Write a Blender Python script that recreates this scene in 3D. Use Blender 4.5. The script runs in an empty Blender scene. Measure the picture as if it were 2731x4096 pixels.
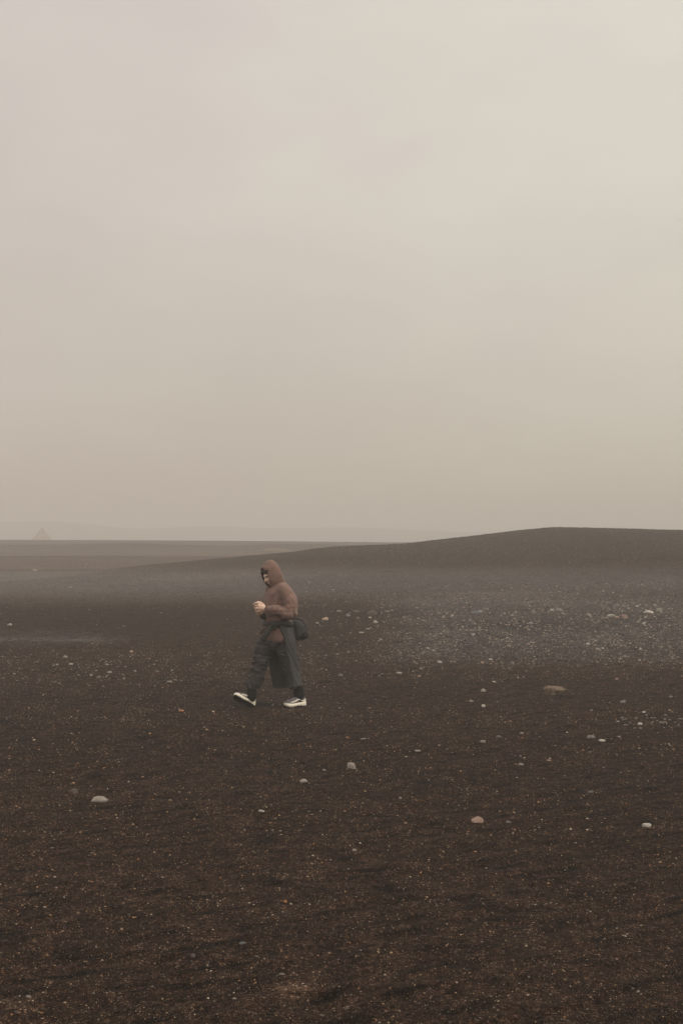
import bpy, bmesh, math, random
import numpy as np
from mathutils import Vector, noise as mnoise

random.seed(7)
rng = np.random.default_rng(11)
SC = bpy.context.scene
COL = SC.collection
F = 4500.0            # focal length in photo pixels
CX, HY = 1365.5, 2155.0   # principal column, eye-level row
CAMH = 1.98

# ------------------------------------------------------------------ helpers
def lin(c):
    c = np.asarray(c, float) / 255.0
    return tuple(np.where(c <= .04045, c / 12.92, ((c + .055) / 1.055) ** 2.4))

def setp(o, label=None, cat=None, group=None, kind=None):
    if label: o['label'] = label
    if cat: o['category'] = cat
    if group: o['group'] = group
    if kind: o['kind'] = kind
    return o

def link(name, me, mat=None, parent=None, loc=None):
    o = bpy.data.objects.new(name, me)
    COL.objects.link(o)
    if mat is not None and hasattr(me, 'materials') and len(me.materials) == 0:
        me.materials.append(mat)
    if parent is not None: o.parent = parent
    if loc is not None: o.location = loc
    return o

def mesh_np(name, V, Fq, smooth=True):
    """V (n,3), Fq list of faces or int array (m,3|4)"""
    me = bpy.data.meshes.new(name)
    V = np.asarray(V, np.float32)
    if isinstance(Fq, np.ndarray):
        m, k = Fq.shape
        me.vertices.add(len(V)); me.vertices.foreach_set('co', V.ravel())
        me.loops.add(m * k); me.loops.foreach_set('vertex_index', Fq.astype(np.int32).ravel())
        me.polygons.add(m)
        me.polygons.foreach_set('loop_start', np.arange(0, m * k, k, dtype=np.int32))
        me.update(calc_edges=True)
    else:
        me.from_pydata([tuple(v) for v in V], [], Fq)
        me.update()
    if smooth:
        me.polygons.foreach_set('use_smooth', np.ones(len(me.polygons), dtype=bool))
    return me

def pn(x, y, seed=0):
    """2-D gradient noise, about -0.7..0.7"""
    x = np.asarray(x, float); y = np.asarray(y, float)
    xi = np.floor(x).astype(np.int64); yi = np.floor(y).astype(np.int64)
    xf = x - xi; yf = y - yi
    u = xf * xf * xf * (xf * (xf * 6 - 15) + 10); v = yf * yf * yf * (yf * (yf * 6 - 15) + 10)
    def g(ix, iy, dx, dy):
        h = (ix * 374761393 + iy * 668265263 + seed * 974711 + 1013) & 0xffffffff
        h = ((h ^ (h >> 13)) * 1274126177) & 0xffffffff
        h = ((h ^ (h >> 16)) * 2246822519) & 0xffffffff
        a = (h & 0xffff) / 65536.0 * 2 * math.pi
        return np.cos(a) * dx + np.sin(a) * dy
    n00 = g(xi, yi, xf, yf); n10 = g(xi + 1, yi, xf - 1, yf)
    n01 = g(xi, yi + 1, xf, yf - 1); n11 = g(xi + 1, yi + 1, xf - 1, yf - 1)
    return (n00 * (1 - u) + n10 * u) * (1 - v) + (n01 * (1 - u) + n11 * u) * v

def sst(a, b, x):
    t = np.clip((x - a) / (b - a), 0, 1)
    return t * t * (3 - 2 * t)

# ------------------------------------------------------------------ terrain
RIDGE = np.array([(-600, 2340), (150, 2325), (344, 2290), (488, 2272), (603, 2258), (746, 2247), (900, 2232), (1072, 2217), (1187, 2206),
    (1244, 2196), (1330, 2187), (1417, 2183), (1474, 2180), (1549, 2178), (1623, 2174), (1704, 2163), (1831, 2149),
    (2003, 2130), (2061, 2122), (2164, 2112), (2204, 2109), (2290, 2109), (2405, 2113), (2520, 2115), (2635, 2118),
    (2731, 2121), (3200, 2138), (4000, 2200), (5500, 2290)], float)
RY = 58.0
RX = (RIDGE[:, 0] - CX) / F * RY
RZ = np.maximum(CAMH - RY * (RIDGE[:, 1] - HY) / F, 0)
def far_ridge(pts, Y):
    p = np.array(pts, float)
    return (p[:, 0] - CX) / F * Y, CAMH - Y * (p[:, 1] - HY) / F
AX_, AZ_ = far_ridge([(-900, 2226), (0, 2225), (300, 2223), (700, 2226), (1000, 2224), (2000, 2224), (3500, 2224)], 92)
BX_, BZ_ = far_ridge([(-900, 2178), (0, 2178), (250, 2178), (450, 2173), (560, 2172), (700, 2178), (900, 2183), (1100, 2177), (1300, 2177), (1450, 2182), (3500, 2190)], 126)
CX_, CZ_ = far_ridge([(-900, 2158), (0, 2159.5), (500, 2161), (900, 2163), (1200, 2166), (1500, 2169), (1700, 2170), (3500, 2178)], 160)

def bumpf(y, c, a, b):
    """1 at c, falling smoothly to 0 at c-a and c+b"""
    return np.where(y < c, sst(c - a, c, y), 1 - sst(c, c + b, y))

PX0, PY0 = None, None
def hgt(x, y, detail=True):
    x = np.asarray(x, float); y = np.asarray(y, float)
    z = np.zeros(np.broadcast(x, y).shape)
    zr = np.interp(x, RX, RZ)
    t = np.clip((y - 15) / (RY - 15), 0, 1)
    s = 0.45 * t + 0.55 * t * t * (3 - 2 * t)
    s = np.where(t > .93, 1 - (1 - s) * 1.0, s)
    rise = np.where(y < RY, s, 1 - sst(RY, RY + 22, y))
    z = z + zr * rise
    far = sst(70, 92, y) * (np.interp(x, AX_, AZ_)) * np.where(y < 92, 1, 1 - .75 * sst(92, 104, y))
    far = np.where(y > 92, far + (np.interp(x, BX_, BZ_) - .25 * np.interp(x, AX_, AZ_)) * sst(104, 126, y), far)
    far = np.where(y > 126, np.interp(x, BX_, BZ_) - .25 * sst(126, 134, y), far)
    far = np.where(y > 134, far + (np.interp(x, CX_, CZ_) - np.interp(x, BX_, BZ_) + .25) * sst(134, 160, y), far)
    far = np.where(y > 160, far * (1 - sst(160, 200, y)), far)
    z = z + np.where(y > 70, far, 0)
    if not detail: return z
    # meso undulation
    d = np.sqrt(x * x + y * y)
    dm = np.clip((d - 20) / 30, 0, 1) * (1 - np.clip((d - 75) / 30, 0, 1))
    z = z + dm * (.05 * pn(x / 5.0, y / 3.2, 3) + .03 * pn(x / 1.7, y / 1.2, 4)) + dm * (.02 * pn(x / .6, y / .6, 14) + .03 * np.maximum(pn(x / .22, y / .3, 15), 0))
    fl = 1.0
    if PX0 is not None:
        fl = .35 + .65 * sst(.5, 1.3, np.hypot(x - PX0, y - PY0))
    nm = (1 - np.clip((d - 30) / 15, 0, 1)) * fl
    ca, sa = math.cos(math.radians(24)), math.sin(math.radians(24))
    u = x * ca + y * sa; v = -x * sa + y * ca
    z = z + nm * (.030 * pn(x / 1.9, y / 1.5, 5) + .020 * pn(u / .75, v / .30, 6))
    rip = pn(u / .34, v / .105, 7)
    z = z + nm * (.016 * rip + .010 * pn(u / .11, v / .06, 8) + .0035 * pn(x / .035, y / .035, 9))
    # dents: small trodden hollows
    dn = pn(u / .42 + 31, v / .24 + 7, 10)
    z = z - nm * .035 * sst(.36, .62, dn)
    return z

def march(px, py):
    """photo pixel -> ground point"""
    px = np.atleast_1d(np.asarray(px, float)); py = np.atleast_1d(np.asarray(py, float))
    ys = np.geomspace(3.2, 400, 150)
    out = np.zeros((len(px), 3))
    a = (px - CX) / F; b = (py - HY) / F
    k = np.full(len(px), len(ys) - 1); done = np.zeros(len(px), bool)
    for i, yv in enumerate(ys):
        below = (CAMH - b * yv < hgt(a * yv, np.full(len(px), yv), False)) & ~done
        k[below] = i; done |= below
    lo = ys[np.maximum(k - 2, 0)]; hi = ys[np.minimum(k + 1, len(ys) - 1)]
    for _ in range(13):
        m = (lo + hi) / 2
        below = CAMH - b * m < hgt(a * m, m)
        hi = np.where(below, m, hi); lo = np.where(below, lo, m)
    out[:, 0] = a * hi; out[:, 1] = hi; out[:, 2] = hgt(a * hi, hi)
    return out

# ------------------------------------------------------------------ materials
def new_mat(name):
    m = bpy.data.materials.new(name); m.use_nodes = True
    nt = m.node_tree; b = nt.nodes['Principled BSDF']
    return m, nt, b
def N(nt, t, **kw):
    n = nt.nodes.new(t)
    for k, v in kw.items(): setattr(n, k, v)
    return n
def mixc(nt, fac, a, b, mode='MIX'):
    n = N(nt, 'ShaderNodeMix', data_type='RGBA', blend_type=mode)
    for sock, v in ((n.inputs['Factor'], fac), (n.inputs['A'], a), (n.inputs['B'], b)):
        pass
    fi = n.inputs[0]; ai = n.inputs[6]; bi = n.inputs[7]
    for s, v in ((fi, fac), (ai, a), (bi, b)):
        if hasattr(v, 'is_linked') or isinstance(v, bpy.types.NodeSocket): nt.links.new(v, s)
        elif isinstance(v, (int, float)): s.default_value = v
        else: s.default_value = (*v[:3], 1)
    return n.outputs[2]
def mth(nt, op, a, b=None, clamp=False):
    n = N(nt, 'ShaderNodeMath', operation=op, use_clamp=clamp)
    for i, v in enumerate((a, b)):
        if v is None: continue
        if isinstance(v, bpy.types.NodeSocket): nt.links.new(v, n.inputs[i])
        else: n.inputs[i].default_value = v
    return n.outputs[0]
def noise_n(nt, co, scale, detail=4, rough=.55):
    n = N(nt, 'ShaderNodeTexNoise'); n.inputs['Scale'].default_value = scale
    n.inputs['Detail'].default_value = detail; n.inputs['Roughness'].default_value = rough
    if co is not None: nt.links.new(co, n.inputs['Vector'])
    return n
def remap(nt, v, a, b, c=0., d=1.):
    n = N(nt, 'ShaderNodeMapRange'); n.inputs[1].default_value = a; n.inputs[2].default_value = b
    n.inputs[3].default_value = c; n.inputs[4].default_value = d
    nt.links.new(v, n.inputs[0]); return n.outputs[0]

def cloth(name, c, c2=None, scale=400, bump=.25, rough=.9, big=14, sheen=.0):
    m, nt, b = new_mat(name)
    tc = N(nt, 'ShaderNodeTexCoord')
    n1 = noise_n(nt, tc.outputs['Object'], scale, 2); n2 = noise_n(nt, tc.outputs['Object'], big, 4)
    c2 = c2 or tuple(x * .62 for x in c)
    f = mth(nt, 'ADD', mth(nt, 'MULTIPLY', n1.outputs[0], .5), mth(nt, 'MULTIPLY', n2.outputs[0], .5))
    f = remap(nt, f, .33, .67)
    nt.links.new(mixc(nt, f, c2, c), b.inputs['Base Color'])
    b.inputs['Roughness'].default_value = rough
    b.inputs['Specular IOR Level'].default_value = .25
    b.inputs['Sheen Weight'].default_value = sheen
    bp = N(nt, 'ShaderNodeBump'); bp.inputs['Strength'].default_value = bump; bp.inputs['Distance'].default_value = .004
    nt.links.new(n1.outputs[0], bp.inputs['Height']); nt.links.new(bp.outputs[0], b.inputs['Normal'])
    return m

def stone_mat(name, c, var=.35, warm=None):
    m, nt, b = new_mat(name)
    tc = N(nt, 'ShaderNodeTexCoord')
    n1 = noise_n(nt, tc.outputs['Object'], 4.5, 6, .68); n2 = noise_n(nt, tc.outputs['Object'], 30, 3, .7)
    f = remap(nt, mth(nt, 'ADD', mth(nt, 'MULTIPLY', n1.outputs[0], .6), mth(nt, 'MULTIPLY', n2.outputs[0], .4)), .36, .62)
    lo = tuple(x * (1 - 1.5 * var) for x in c); hi = warm or tuple(min(x * (1 + var * .6), .9) for x in c)
    nt.links.new(mixc(nt, f, lo, hi), b.inputs['Base Color'])
    b.inputs['Roughness'].default_value = .92; b.inputs['Specular IOR Level'].default_value = .2
    bp = N(nt, 'ShaderNodeBump'); bp.inputs['Strength'].default_value = .5; bp.inputs['Distance'].default_value = .008
    nt.links.new(n1.outputs[0], bp.inputs['Height']); nt.links.new(bp.outputs[0], b.inputs['Normal'])
    return m

# black sand
GROUND_LO, GROUND_HI = (.0080, .0048, .0034), (.0250, .0160, .0122)
def ground_mat():
    m, nt, b = new_mat('black_sand')
    tc = N(nt, 'ShaderNodeTexCoord'); co = tc.outputs['Object']
    at = N(nt, 'ShaderNodeAttribute', attribute_name='tone')
    grey = N(nt, 'ShaderNodeAttribute', attribute_name='grey')
    nf = noise_n(nt, co, 120, 4, .75); nm = noise_n(nt, co, 9, 5, .6)
    vo = N(nt, 'ShaderNodeTexVoronoi', feature='F1'); vo.inputs['Scale'].default_value = 165
    nt.links.new(co, vo.inputs['Vector'])
    sep = N(nt, 'ShaderNodeSeparateColor'); nt.links.new(vo.outputs['Color'], sep.inputs[0])
    f = mth(nt, 'ADD', mth(nt, 'MULTIPLY', nf.outputs[0], .55), mth(nt, 'MULTIPLY', nm.outputs[0], .45))
    f = remap(nt, f, .36, .66)
    base = mixc(nt, f, GROUND_LO, GROUND_HI)
    # grain: some cells of the gravel are lighter, brown or grey minerals
    spk = remap(nt, sep.outputs[0], .80, 1.0)
    spk = mth(nt, 'MULTIPLY', spk, remap(nt, vo.outputs['Distance'], .75, .35))
    gcol = mixc(nt, sep.outputs[1], (.085, .052, .034), (.070, .062, .054))
    base = mixc(nt, spk, base, gcol)
    nc = noise_n(nt, co, 34, 3, .6); nd = noise_n(nt, co, 3.1, 5, .65)
    ne = noise_n(nt, co, 95, 2, .6); ng = noise_n(nt, co, 11, 3, .6)
    cl_ = mth(nt, 'MULTIPLY', remap(nt, nc.outputs[0], .34, .66, .30, 1.75), remap(nt, nd.outputs[0], .32, .68, .75, 1.25))
    cl_ = mth(nt, 'MULTIPLY', cl_, mth(nt, 'MULTIPLY', remap(nt, ne.outputs[0], .34, .66, .45, 1.6), remap(nt, ng.outputs[0], .34, .66, .68, 1.34)))
    # larger grains, sparser
    vo2 = N(nt, 'ShaderNodeTexVoronoi', feature='F1'); vo2.inputs['Scale'].default_value = 70
    nt.links.new(co, vo2.inputs['Vector'])
    sp2 = N(nt, 'ShaderNodeSeparateColor'); nt.links.new(vo2.outputs['Color'], sp2.inputs[0])
    k2 = mth(nt, 'MULTIPLY', remap(nt, sp2.outputs[0], .88, .98), remap(nt, vo2.outputs['Distance'], .55, .3))
    base = mixc(nt, k2, base, mixc(nt, sp2.outputs[1], (.10, .06, .036), (.085, .08, .074)))
    # sand tone: dusty and stony patches, plus painted shade of dents and low haze
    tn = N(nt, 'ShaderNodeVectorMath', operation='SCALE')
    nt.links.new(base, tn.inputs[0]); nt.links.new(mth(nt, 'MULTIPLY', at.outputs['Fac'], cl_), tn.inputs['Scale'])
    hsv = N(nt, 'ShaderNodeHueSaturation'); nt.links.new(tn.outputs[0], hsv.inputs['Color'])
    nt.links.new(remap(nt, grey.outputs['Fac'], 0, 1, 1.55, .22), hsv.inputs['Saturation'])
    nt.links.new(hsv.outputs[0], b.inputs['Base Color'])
    b.inputs['Roughness'].default_value = .97; b.inputs['Specular IOR Level'].default_value = .08
    bp = N(nt, 'ShaderNodeBump'); bp.inputs['Strength'].default_value = .9; bp.inputs['Distance'].default_value = .012
    hh = mth(nt, 'ADD', nf.outputs[0], mth(nt, 'MULTIPLY', vo.outputs['Distance'], -.5))
    nt.links.new(hh, bp.inputs['Height']); nt.links.new(bp.outputs[0], b.inputs['Normal'])
    return m

SAND = 1.3
def tone_of(X, Y, Z):
    y = np.maximum(Y, 1.0)
    px = CX + F * X / y; py = HY + F * (CAMH - Z) / y
    n1 = pn(X / 2.6, Y / 1.3, 21); n2 = pn(X / 9., Y / 4., 22); n3 = pn(X / .5, Y / .22, 23); n4 = pn(X / 22., Y / 9., 24)
    n5 = pn(X / 1.1, Y / 2.2, 27)
    pyj = py + 22 * n1 * np.clip((py - 2150) / 300, 0, 1) + 25 * n2
    t = np.full_like(px, SAND)
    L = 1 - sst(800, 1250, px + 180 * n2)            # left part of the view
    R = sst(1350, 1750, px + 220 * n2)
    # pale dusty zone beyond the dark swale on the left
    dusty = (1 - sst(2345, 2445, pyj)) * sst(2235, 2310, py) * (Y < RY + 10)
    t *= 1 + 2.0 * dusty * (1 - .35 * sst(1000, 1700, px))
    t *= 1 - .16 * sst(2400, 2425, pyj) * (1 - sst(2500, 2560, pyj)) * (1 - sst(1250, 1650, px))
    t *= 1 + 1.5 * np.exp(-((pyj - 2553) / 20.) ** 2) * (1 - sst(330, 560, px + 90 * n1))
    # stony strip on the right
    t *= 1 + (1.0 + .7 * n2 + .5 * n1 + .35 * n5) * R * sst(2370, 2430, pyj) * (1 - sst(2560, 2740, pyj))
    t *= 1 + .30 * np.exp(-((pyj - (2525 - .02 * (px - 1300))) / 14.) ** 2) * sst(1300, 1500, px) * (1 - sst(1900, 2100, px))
    # banks on the far plain: pale dust and low haze painted into the hollows, dark crests
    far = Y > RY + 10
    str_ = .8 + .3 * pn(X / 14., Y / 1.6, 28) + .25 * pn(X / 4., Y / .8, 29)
    # hollows toned pale for dust and haze, between the banks of the far plain (world distances of the banks: 92, 126 and 160 m)
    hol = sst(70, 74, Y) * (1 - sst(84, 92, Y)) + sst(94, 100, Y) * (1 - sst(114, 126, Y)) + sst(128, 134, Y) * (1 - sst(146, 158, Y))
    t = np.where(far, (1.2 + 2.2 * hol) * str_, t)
    # streaks: shade of dents and ripples painted dark into the sand tone
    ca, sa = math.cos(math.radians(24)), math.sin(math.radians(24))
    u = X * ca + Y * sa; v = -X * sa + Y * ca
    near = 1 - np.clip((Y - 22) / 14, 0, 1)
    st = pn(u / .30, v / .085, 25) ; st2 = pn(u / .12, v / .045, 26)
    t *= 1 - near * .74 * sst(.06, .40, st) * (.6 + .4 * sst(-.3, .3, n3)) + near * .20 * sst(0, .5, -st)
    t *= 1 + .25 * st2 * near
    t *= 1 + .30 * n2 + .16 * n1 + .14 * n4
    # the light silt patch close by
    pt = np.exp(-(((px - 1185 + 60 * n3) / 110.) ** 2 + ((py - 3965 + 60 * n1) / 46.) ** 2) ** 1.5)
    t *= 1 + 1.7 * pt
    pt2 = np.exp(-(((px - 30 + 60 * n3) / 130.) ** 2 + ((py - 4060) / 50.) ** 2) ** 1.5)
    t *= 1 + .7 * pt2
    g = .24 + .6 * dusty + .6 * np.exp(-((pyj - 2553) / 26.) ** 2) * (1 - sst(330, 560, px + 90 * n1)) + .55 * np.clip(R, 0, 1) * sst(2370, 2430, pyj) * (1 - sst(2600, 2690, pyj))
    return np.clip(t, .12, 12), np.clip(g + 0 * px, 0, 1)

def build_ground():
    half = math.radians(20.5)
    dense = np.linspace(-half, half, 760)
    side = np.concatenate([np.geomspace(half + .004, math.pi * .5, 70), np.linspace(math.pi * .5 + .1, math.pi - .02, 14)])
    ang = np.concatenate([-side[::-1], dense, side])
    rad = np.concatenate([np.linspace(.25, 3.7, 24), np.geomspace(3.74, 62, 1050), np.geomspace(62.3, 200, 260), np.geomspace(205, 620, 24)])
    A, Rr = np.meshgrid(ang, rad)
    X = Rr * np.sin(A); Y = Rr * np.cos(A)
    Z = hgt(X, Y)
    V = np.stack([X, Y, Z], -1).reshape(-1, 3)
    nr, na = A.shape
    i, j = np.meshgrid(np.arange(nr - 1), np.arange(na - 1), indexing='ij')
    q = np.stack([i * na + j, i * na + j + 1, (i + 1) * na + j + 1, (i + 1) * na + j], -1).reshape(-1, 4)[:, ::-1]
    # close the sliver behind the camera
    ib = np.arange(nr - 1)
    qb = np.stack([ib * na + na - 1, ib * na, (ib + 1) * na, (ib + 1) * na + na - 1], -1)[:, ::-1]
    me = mesh_np('ground', V, np.concatenate([q, qb]))
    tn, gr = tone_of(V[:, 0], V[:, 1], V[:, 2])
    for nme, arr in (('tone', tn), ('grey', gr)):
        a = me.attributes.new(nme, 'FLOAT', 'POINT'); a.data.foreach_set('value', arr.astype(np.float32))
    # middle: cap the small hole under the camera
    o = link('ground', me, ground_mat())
    setp(o, kind='structure')
    return o

# person stands here
D0 = CAMH * F / (2828.0 - HY)
PX0, PY0 = (1080 - CX) / F * D0, D0
GZ = float(hgt(np.array([PX0]), np.array([PY0]))[0])
ground = build_ground()

# ------------------------------------------------------------------ gravel (nobody could count it)
def pebble_mesh(pos, size, cols, flat, name, mat, kind):
    n = len(pos)
    base = np.array([(1, 0, 0), (-.5, .87, 0), (-.5, -.87, 0), (.3, .5, .62), (.3, -.6, .55), (-.6, .05, .6), (0, 0, .9), (0, 0, -.5)], float)
    faces = np.array([(0, 1, 3), (1, 5, 3), (1, 2, 5), (2, 4, 5), (2, 0, 4), (0, 3, 4), (3, 5, 6), (5, 4, 6), (4, 3, 6), (1, 0, 7), (2, 1, 7), (0, 2, 7)])
    v = np.repeat(base[None], n, 0) * (1 + rng.normal(0, .16, (n, len(base), 3)))
    v *= np.stack([size * rng.uniform(.75, 1.35, n), size * rng.uniform(.7, 1.2, n), size * flat], -1)[:, None, :]
    a = rng.uniform(0, 2 * math.pi, n); c, s = np.cos(a)[:, None], np.sin(a)[:, None]
    x = v[..., 0] * c - v[..., 1] * s; y = v[..., 0] * s + v[..., 1] * c
    tl = rng.normal(0, .25, n)[:, None]
    z = v[..., 2] + x * tl
    P = np.stack([x, y, z], -1) + pos[:, None, :]
    fa = (faces[None] + (np.arange(n) * len(base))[:, None, None]).reshape(-1, 3)
    me = mesh_np(name, P.reshape(-1, 3), fa, smooth=False)
    at = me.attributes.new('tint', 'FLOAT_COLOR', 'POINT')
    cc = np.concatenate([np.repeat(cols, len(base), 0), np.ones((n * len(base), 1))], 1)
    at.data.foreach_set('color', cc.astype(np.float32).ravel())
    o = link(name, me, mat); setp(o, kind=kind)
    return o

def tint_mat(name):
    m, nt, b = new_mat(name)
    a = N(nt, 'ShaderNodeAttribute', attribute_name='tint')
    nt.links.new(a.outputs['Color'], b.inputs['Base Color'])
    b.inputs['Roughness'].default_value = .95; b.inputs['Specular IOR Level'].default_value = .1
    return m
PALE = np.array([1.0, .90, .78]) * np.array([(.42, .32, .21), (.34, .26, .18), (.40, .36, .30), (.30, .16, .08), (.26, .20, .15), (.46, .42, .36), (.36, .22, .13), (.22, .20, .185)])
DIM = np.array([1, .84, .70]) * np.array([(.10, .065, .046), (.09, .072, .062), (.05, .038, .03), (.13, .075, .045), (.15, .105, .075), (.012, .009, .008), (.08, .074, .07)])
MIDC = np.array([(.22, .18, .14), (.17, .145, .12), (.26, .215, .17), (.15, .10, .075), (.02, .016, .015), (.12, .11, .10)])

def spray(n, x0, x1, y0, y1, smin, smax, pal, flat=.75, dens=None, alpha=1.9):
    px = rng.uniform(x0, x1, n); py = rng.uniform(y0, y1, n)
    if dens is not None:
        k = rng.uniform(0, 1, n) < dens(px, py); px, py = px[k], py[k]
    P = march(px, py)
    u = rng.uniform(0, 1, len(P))
    s = smin * (1 - u * (1 - (smin / smax) ** alpha)) ** (-1 / alpha)     # power law, photo pixels across
    r = .5 * s * P[:, 1] / F
    c = pal[rng.integers(0, len(pal), len(P))] * rng.uniform(.6, 1.15, (len(P), 1))
    return P, r, c, np.full(len(P), flat)

def clump(px, py, sc=160., thr=-.1, seed=40):
    return sst(thr, thr + .5, pn(px / sc, py / (sc * .35), seed))
def dens_near(px, py): return .35 + .65 * clump(px, py)
def dens_band(px, py):
    c = clump(px, py, 130, -.25, 41)
    return (.25 + .75 * c) * sst(1350, 1850, px) * (.15 + .85 * sst(2370, 2420, py)) * (1 - sst(2600, 2690, py)) + .10
def dens_left(px, py):
    return (.2 + .8 * clump(px, py, 120, -.2, 42)) * (sst(2560, 2620, py) * (1 - sst(2720, 2800, py)) + .08)
sets = []
sets.append(spray(24000, -500, 3230, 2830, 4250, 3.2, 15, PALE, dens=dens_near, alpha=2.75))
FILL = np.array([(.15, .10, .068), (.12, .085, .06), (.19, .13, .09), (.10, .082, .07), (.16, .092, .055)])
sets.append(spray(50000, -400, 3130, 2830, 4200, 3.2, 7.5, FILL * .85, dens=dens_near, alpha=2.2))
sets.append(spray(60000, -500, 3230, 2830, 4250, 3.4, 12, DIM * .5, dens=dens_near, alpha=2.2))
sets.append(spray(30000, 1200, 3230, 2330, 2720, 3.8, 15, MIDC * 1.5, .55, dens=dens_band, alpha=1.9))
sets.append(spray(10000, -500, 1300, 2420, 2850, 3.4, 13, MIDC * 1.3, .6, dens=dens_left, alpha=2.1))
sets.append(spray(14000, -500, 3230, 2560, 2900, 3.4, 9, MIDC * .9, .7, dens=dens_near, alpha=2.4))
sets.append(spray(3000, -500, 3230, 2600, 2900, 2.6, 8, PALE, .8, dens=dens_near, alpha=2.6))
sets.append(spray(22000, -500, 3230, 2150, 2440, 3.2, 8, MIDC * .8, .7, dens=dens_near, alpha=2.2))
sets.append(spray(12000, -500, 3230, 2400, 2850, 3, 8, DIM, .8, dens=dens_near))
sets.append(spray(7000, 1300, 3300, 2098, 2260, 3.4, 8, MIDC * .7, .8, alpha=2.2))
P = np.concatenate([s[0] for s in sets]); r = np.concatenate([s[1] for s in sets])
c = np.concatenate([s[2] for s in sets]); fl = np.concatenate([s[3] for s in sets])
pebble_mesh(P + np.array([0, 0, .0]), r, c, fl, 'gravel', tint_mat('gravel_mix'), 'stuff')

# ------------------------------------------------------------------ stones one can count
MS = {
 'white': stone_mat('pale_white_stone', (.42, .38, .33), .25),
 'dusty': stone_mat('dusty_stone', (.19, .162, .135), .3),
 'pale': stone_mat('pale_grey_stone', (.285, .25, .215), .3),
 'grey': stone_mat('grey_stone', (.19, .175, .16), .3),
 'bluegrey': stone_mat('slate_stone', (.12, .12, .125), .3),
 'tan': stone_mat('tan_stone', (.34, .235, .16), .3, (.42, .31, .23)),
 'pink': stone_mat('pinkish_stone', (.30, .205, .165), .28),
 'brown': stone_mat('brown_stone', (.115, .085, .072), .3),
 'dark': stone_mat('dark_lava_stone', (.034, .028, .026), .3),
 'orange': stone_mat('orange_stone', (.36, .17, .08), .25),
}
def stone_mesh(seed, shape):
    rr = random.Random(seed)
    bm = bmesh.new(); bmesh.ops.create_icosphere(bm, subdivisions=3 if shape != 'chip' else 2, radius=1)
    off = Vector((rr.uniform(0, 90), rr.uniform(0, 90), rr.uniform(0, 90)))
    planes = []
    for _ in range({'angular': 12, 'slab': 10, 'round': 8, 'flat': 8, 'chip': 7}[shape]):
        n = Vector((rr.gauss(0, 1), rr.gauss(0, 1), rr.gauss(0, .8))).normalized()
        planes.append((n, rr.uniform(.55, .85) if shape in ('angular', 'slab') else rr.uniform(.66, .92)))
    a1 = {'angular': .16, 'slab': .16, 'round': .17, 'flat': .17, 'chip': .22}[shape]
    for v in bm.verts:
        p = v.co.copy()
        p *= 1 + a1 * 1.6 * mnoise.noise(p * 1.3 + off) + a1 * .6 * mnoise.noise(p * 3.5 + off) + a1 * .25 * mnoise.noise(p * 9 + off)
        for n, d in planes:
            e = p.dot(n) - d
            if e > 0: p -= n * e * .88
        v.co = p
    xs = [v.co.x for v in bm.verts]; ys = [v.co.y for v in bm.verts]; zs = [v.co.z for v in bm.verts]
    for v in bm.verts:
        v.co.x = (v.co.x - min(xs)) / (max(xs) - min(xs)) - .5
        v.co.y = (v.co.y - min(ys)) / (max(ys) - min(ys)) - .5
        v.co.z = (v.co.z - min(zs)) / (max(zs) - min(zs)) * 1.28 - .28
    me = bpy.data.meshes.new('stone'); bm.to_mesh(me); bm.free()
    me.polygons.foreach_set('use_smooth', np.ones(len(me.polygons), dtype=bool) if shape in ('round',) else np.zeros(len(me.polygons), dtype=bool))
    return me

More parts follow.
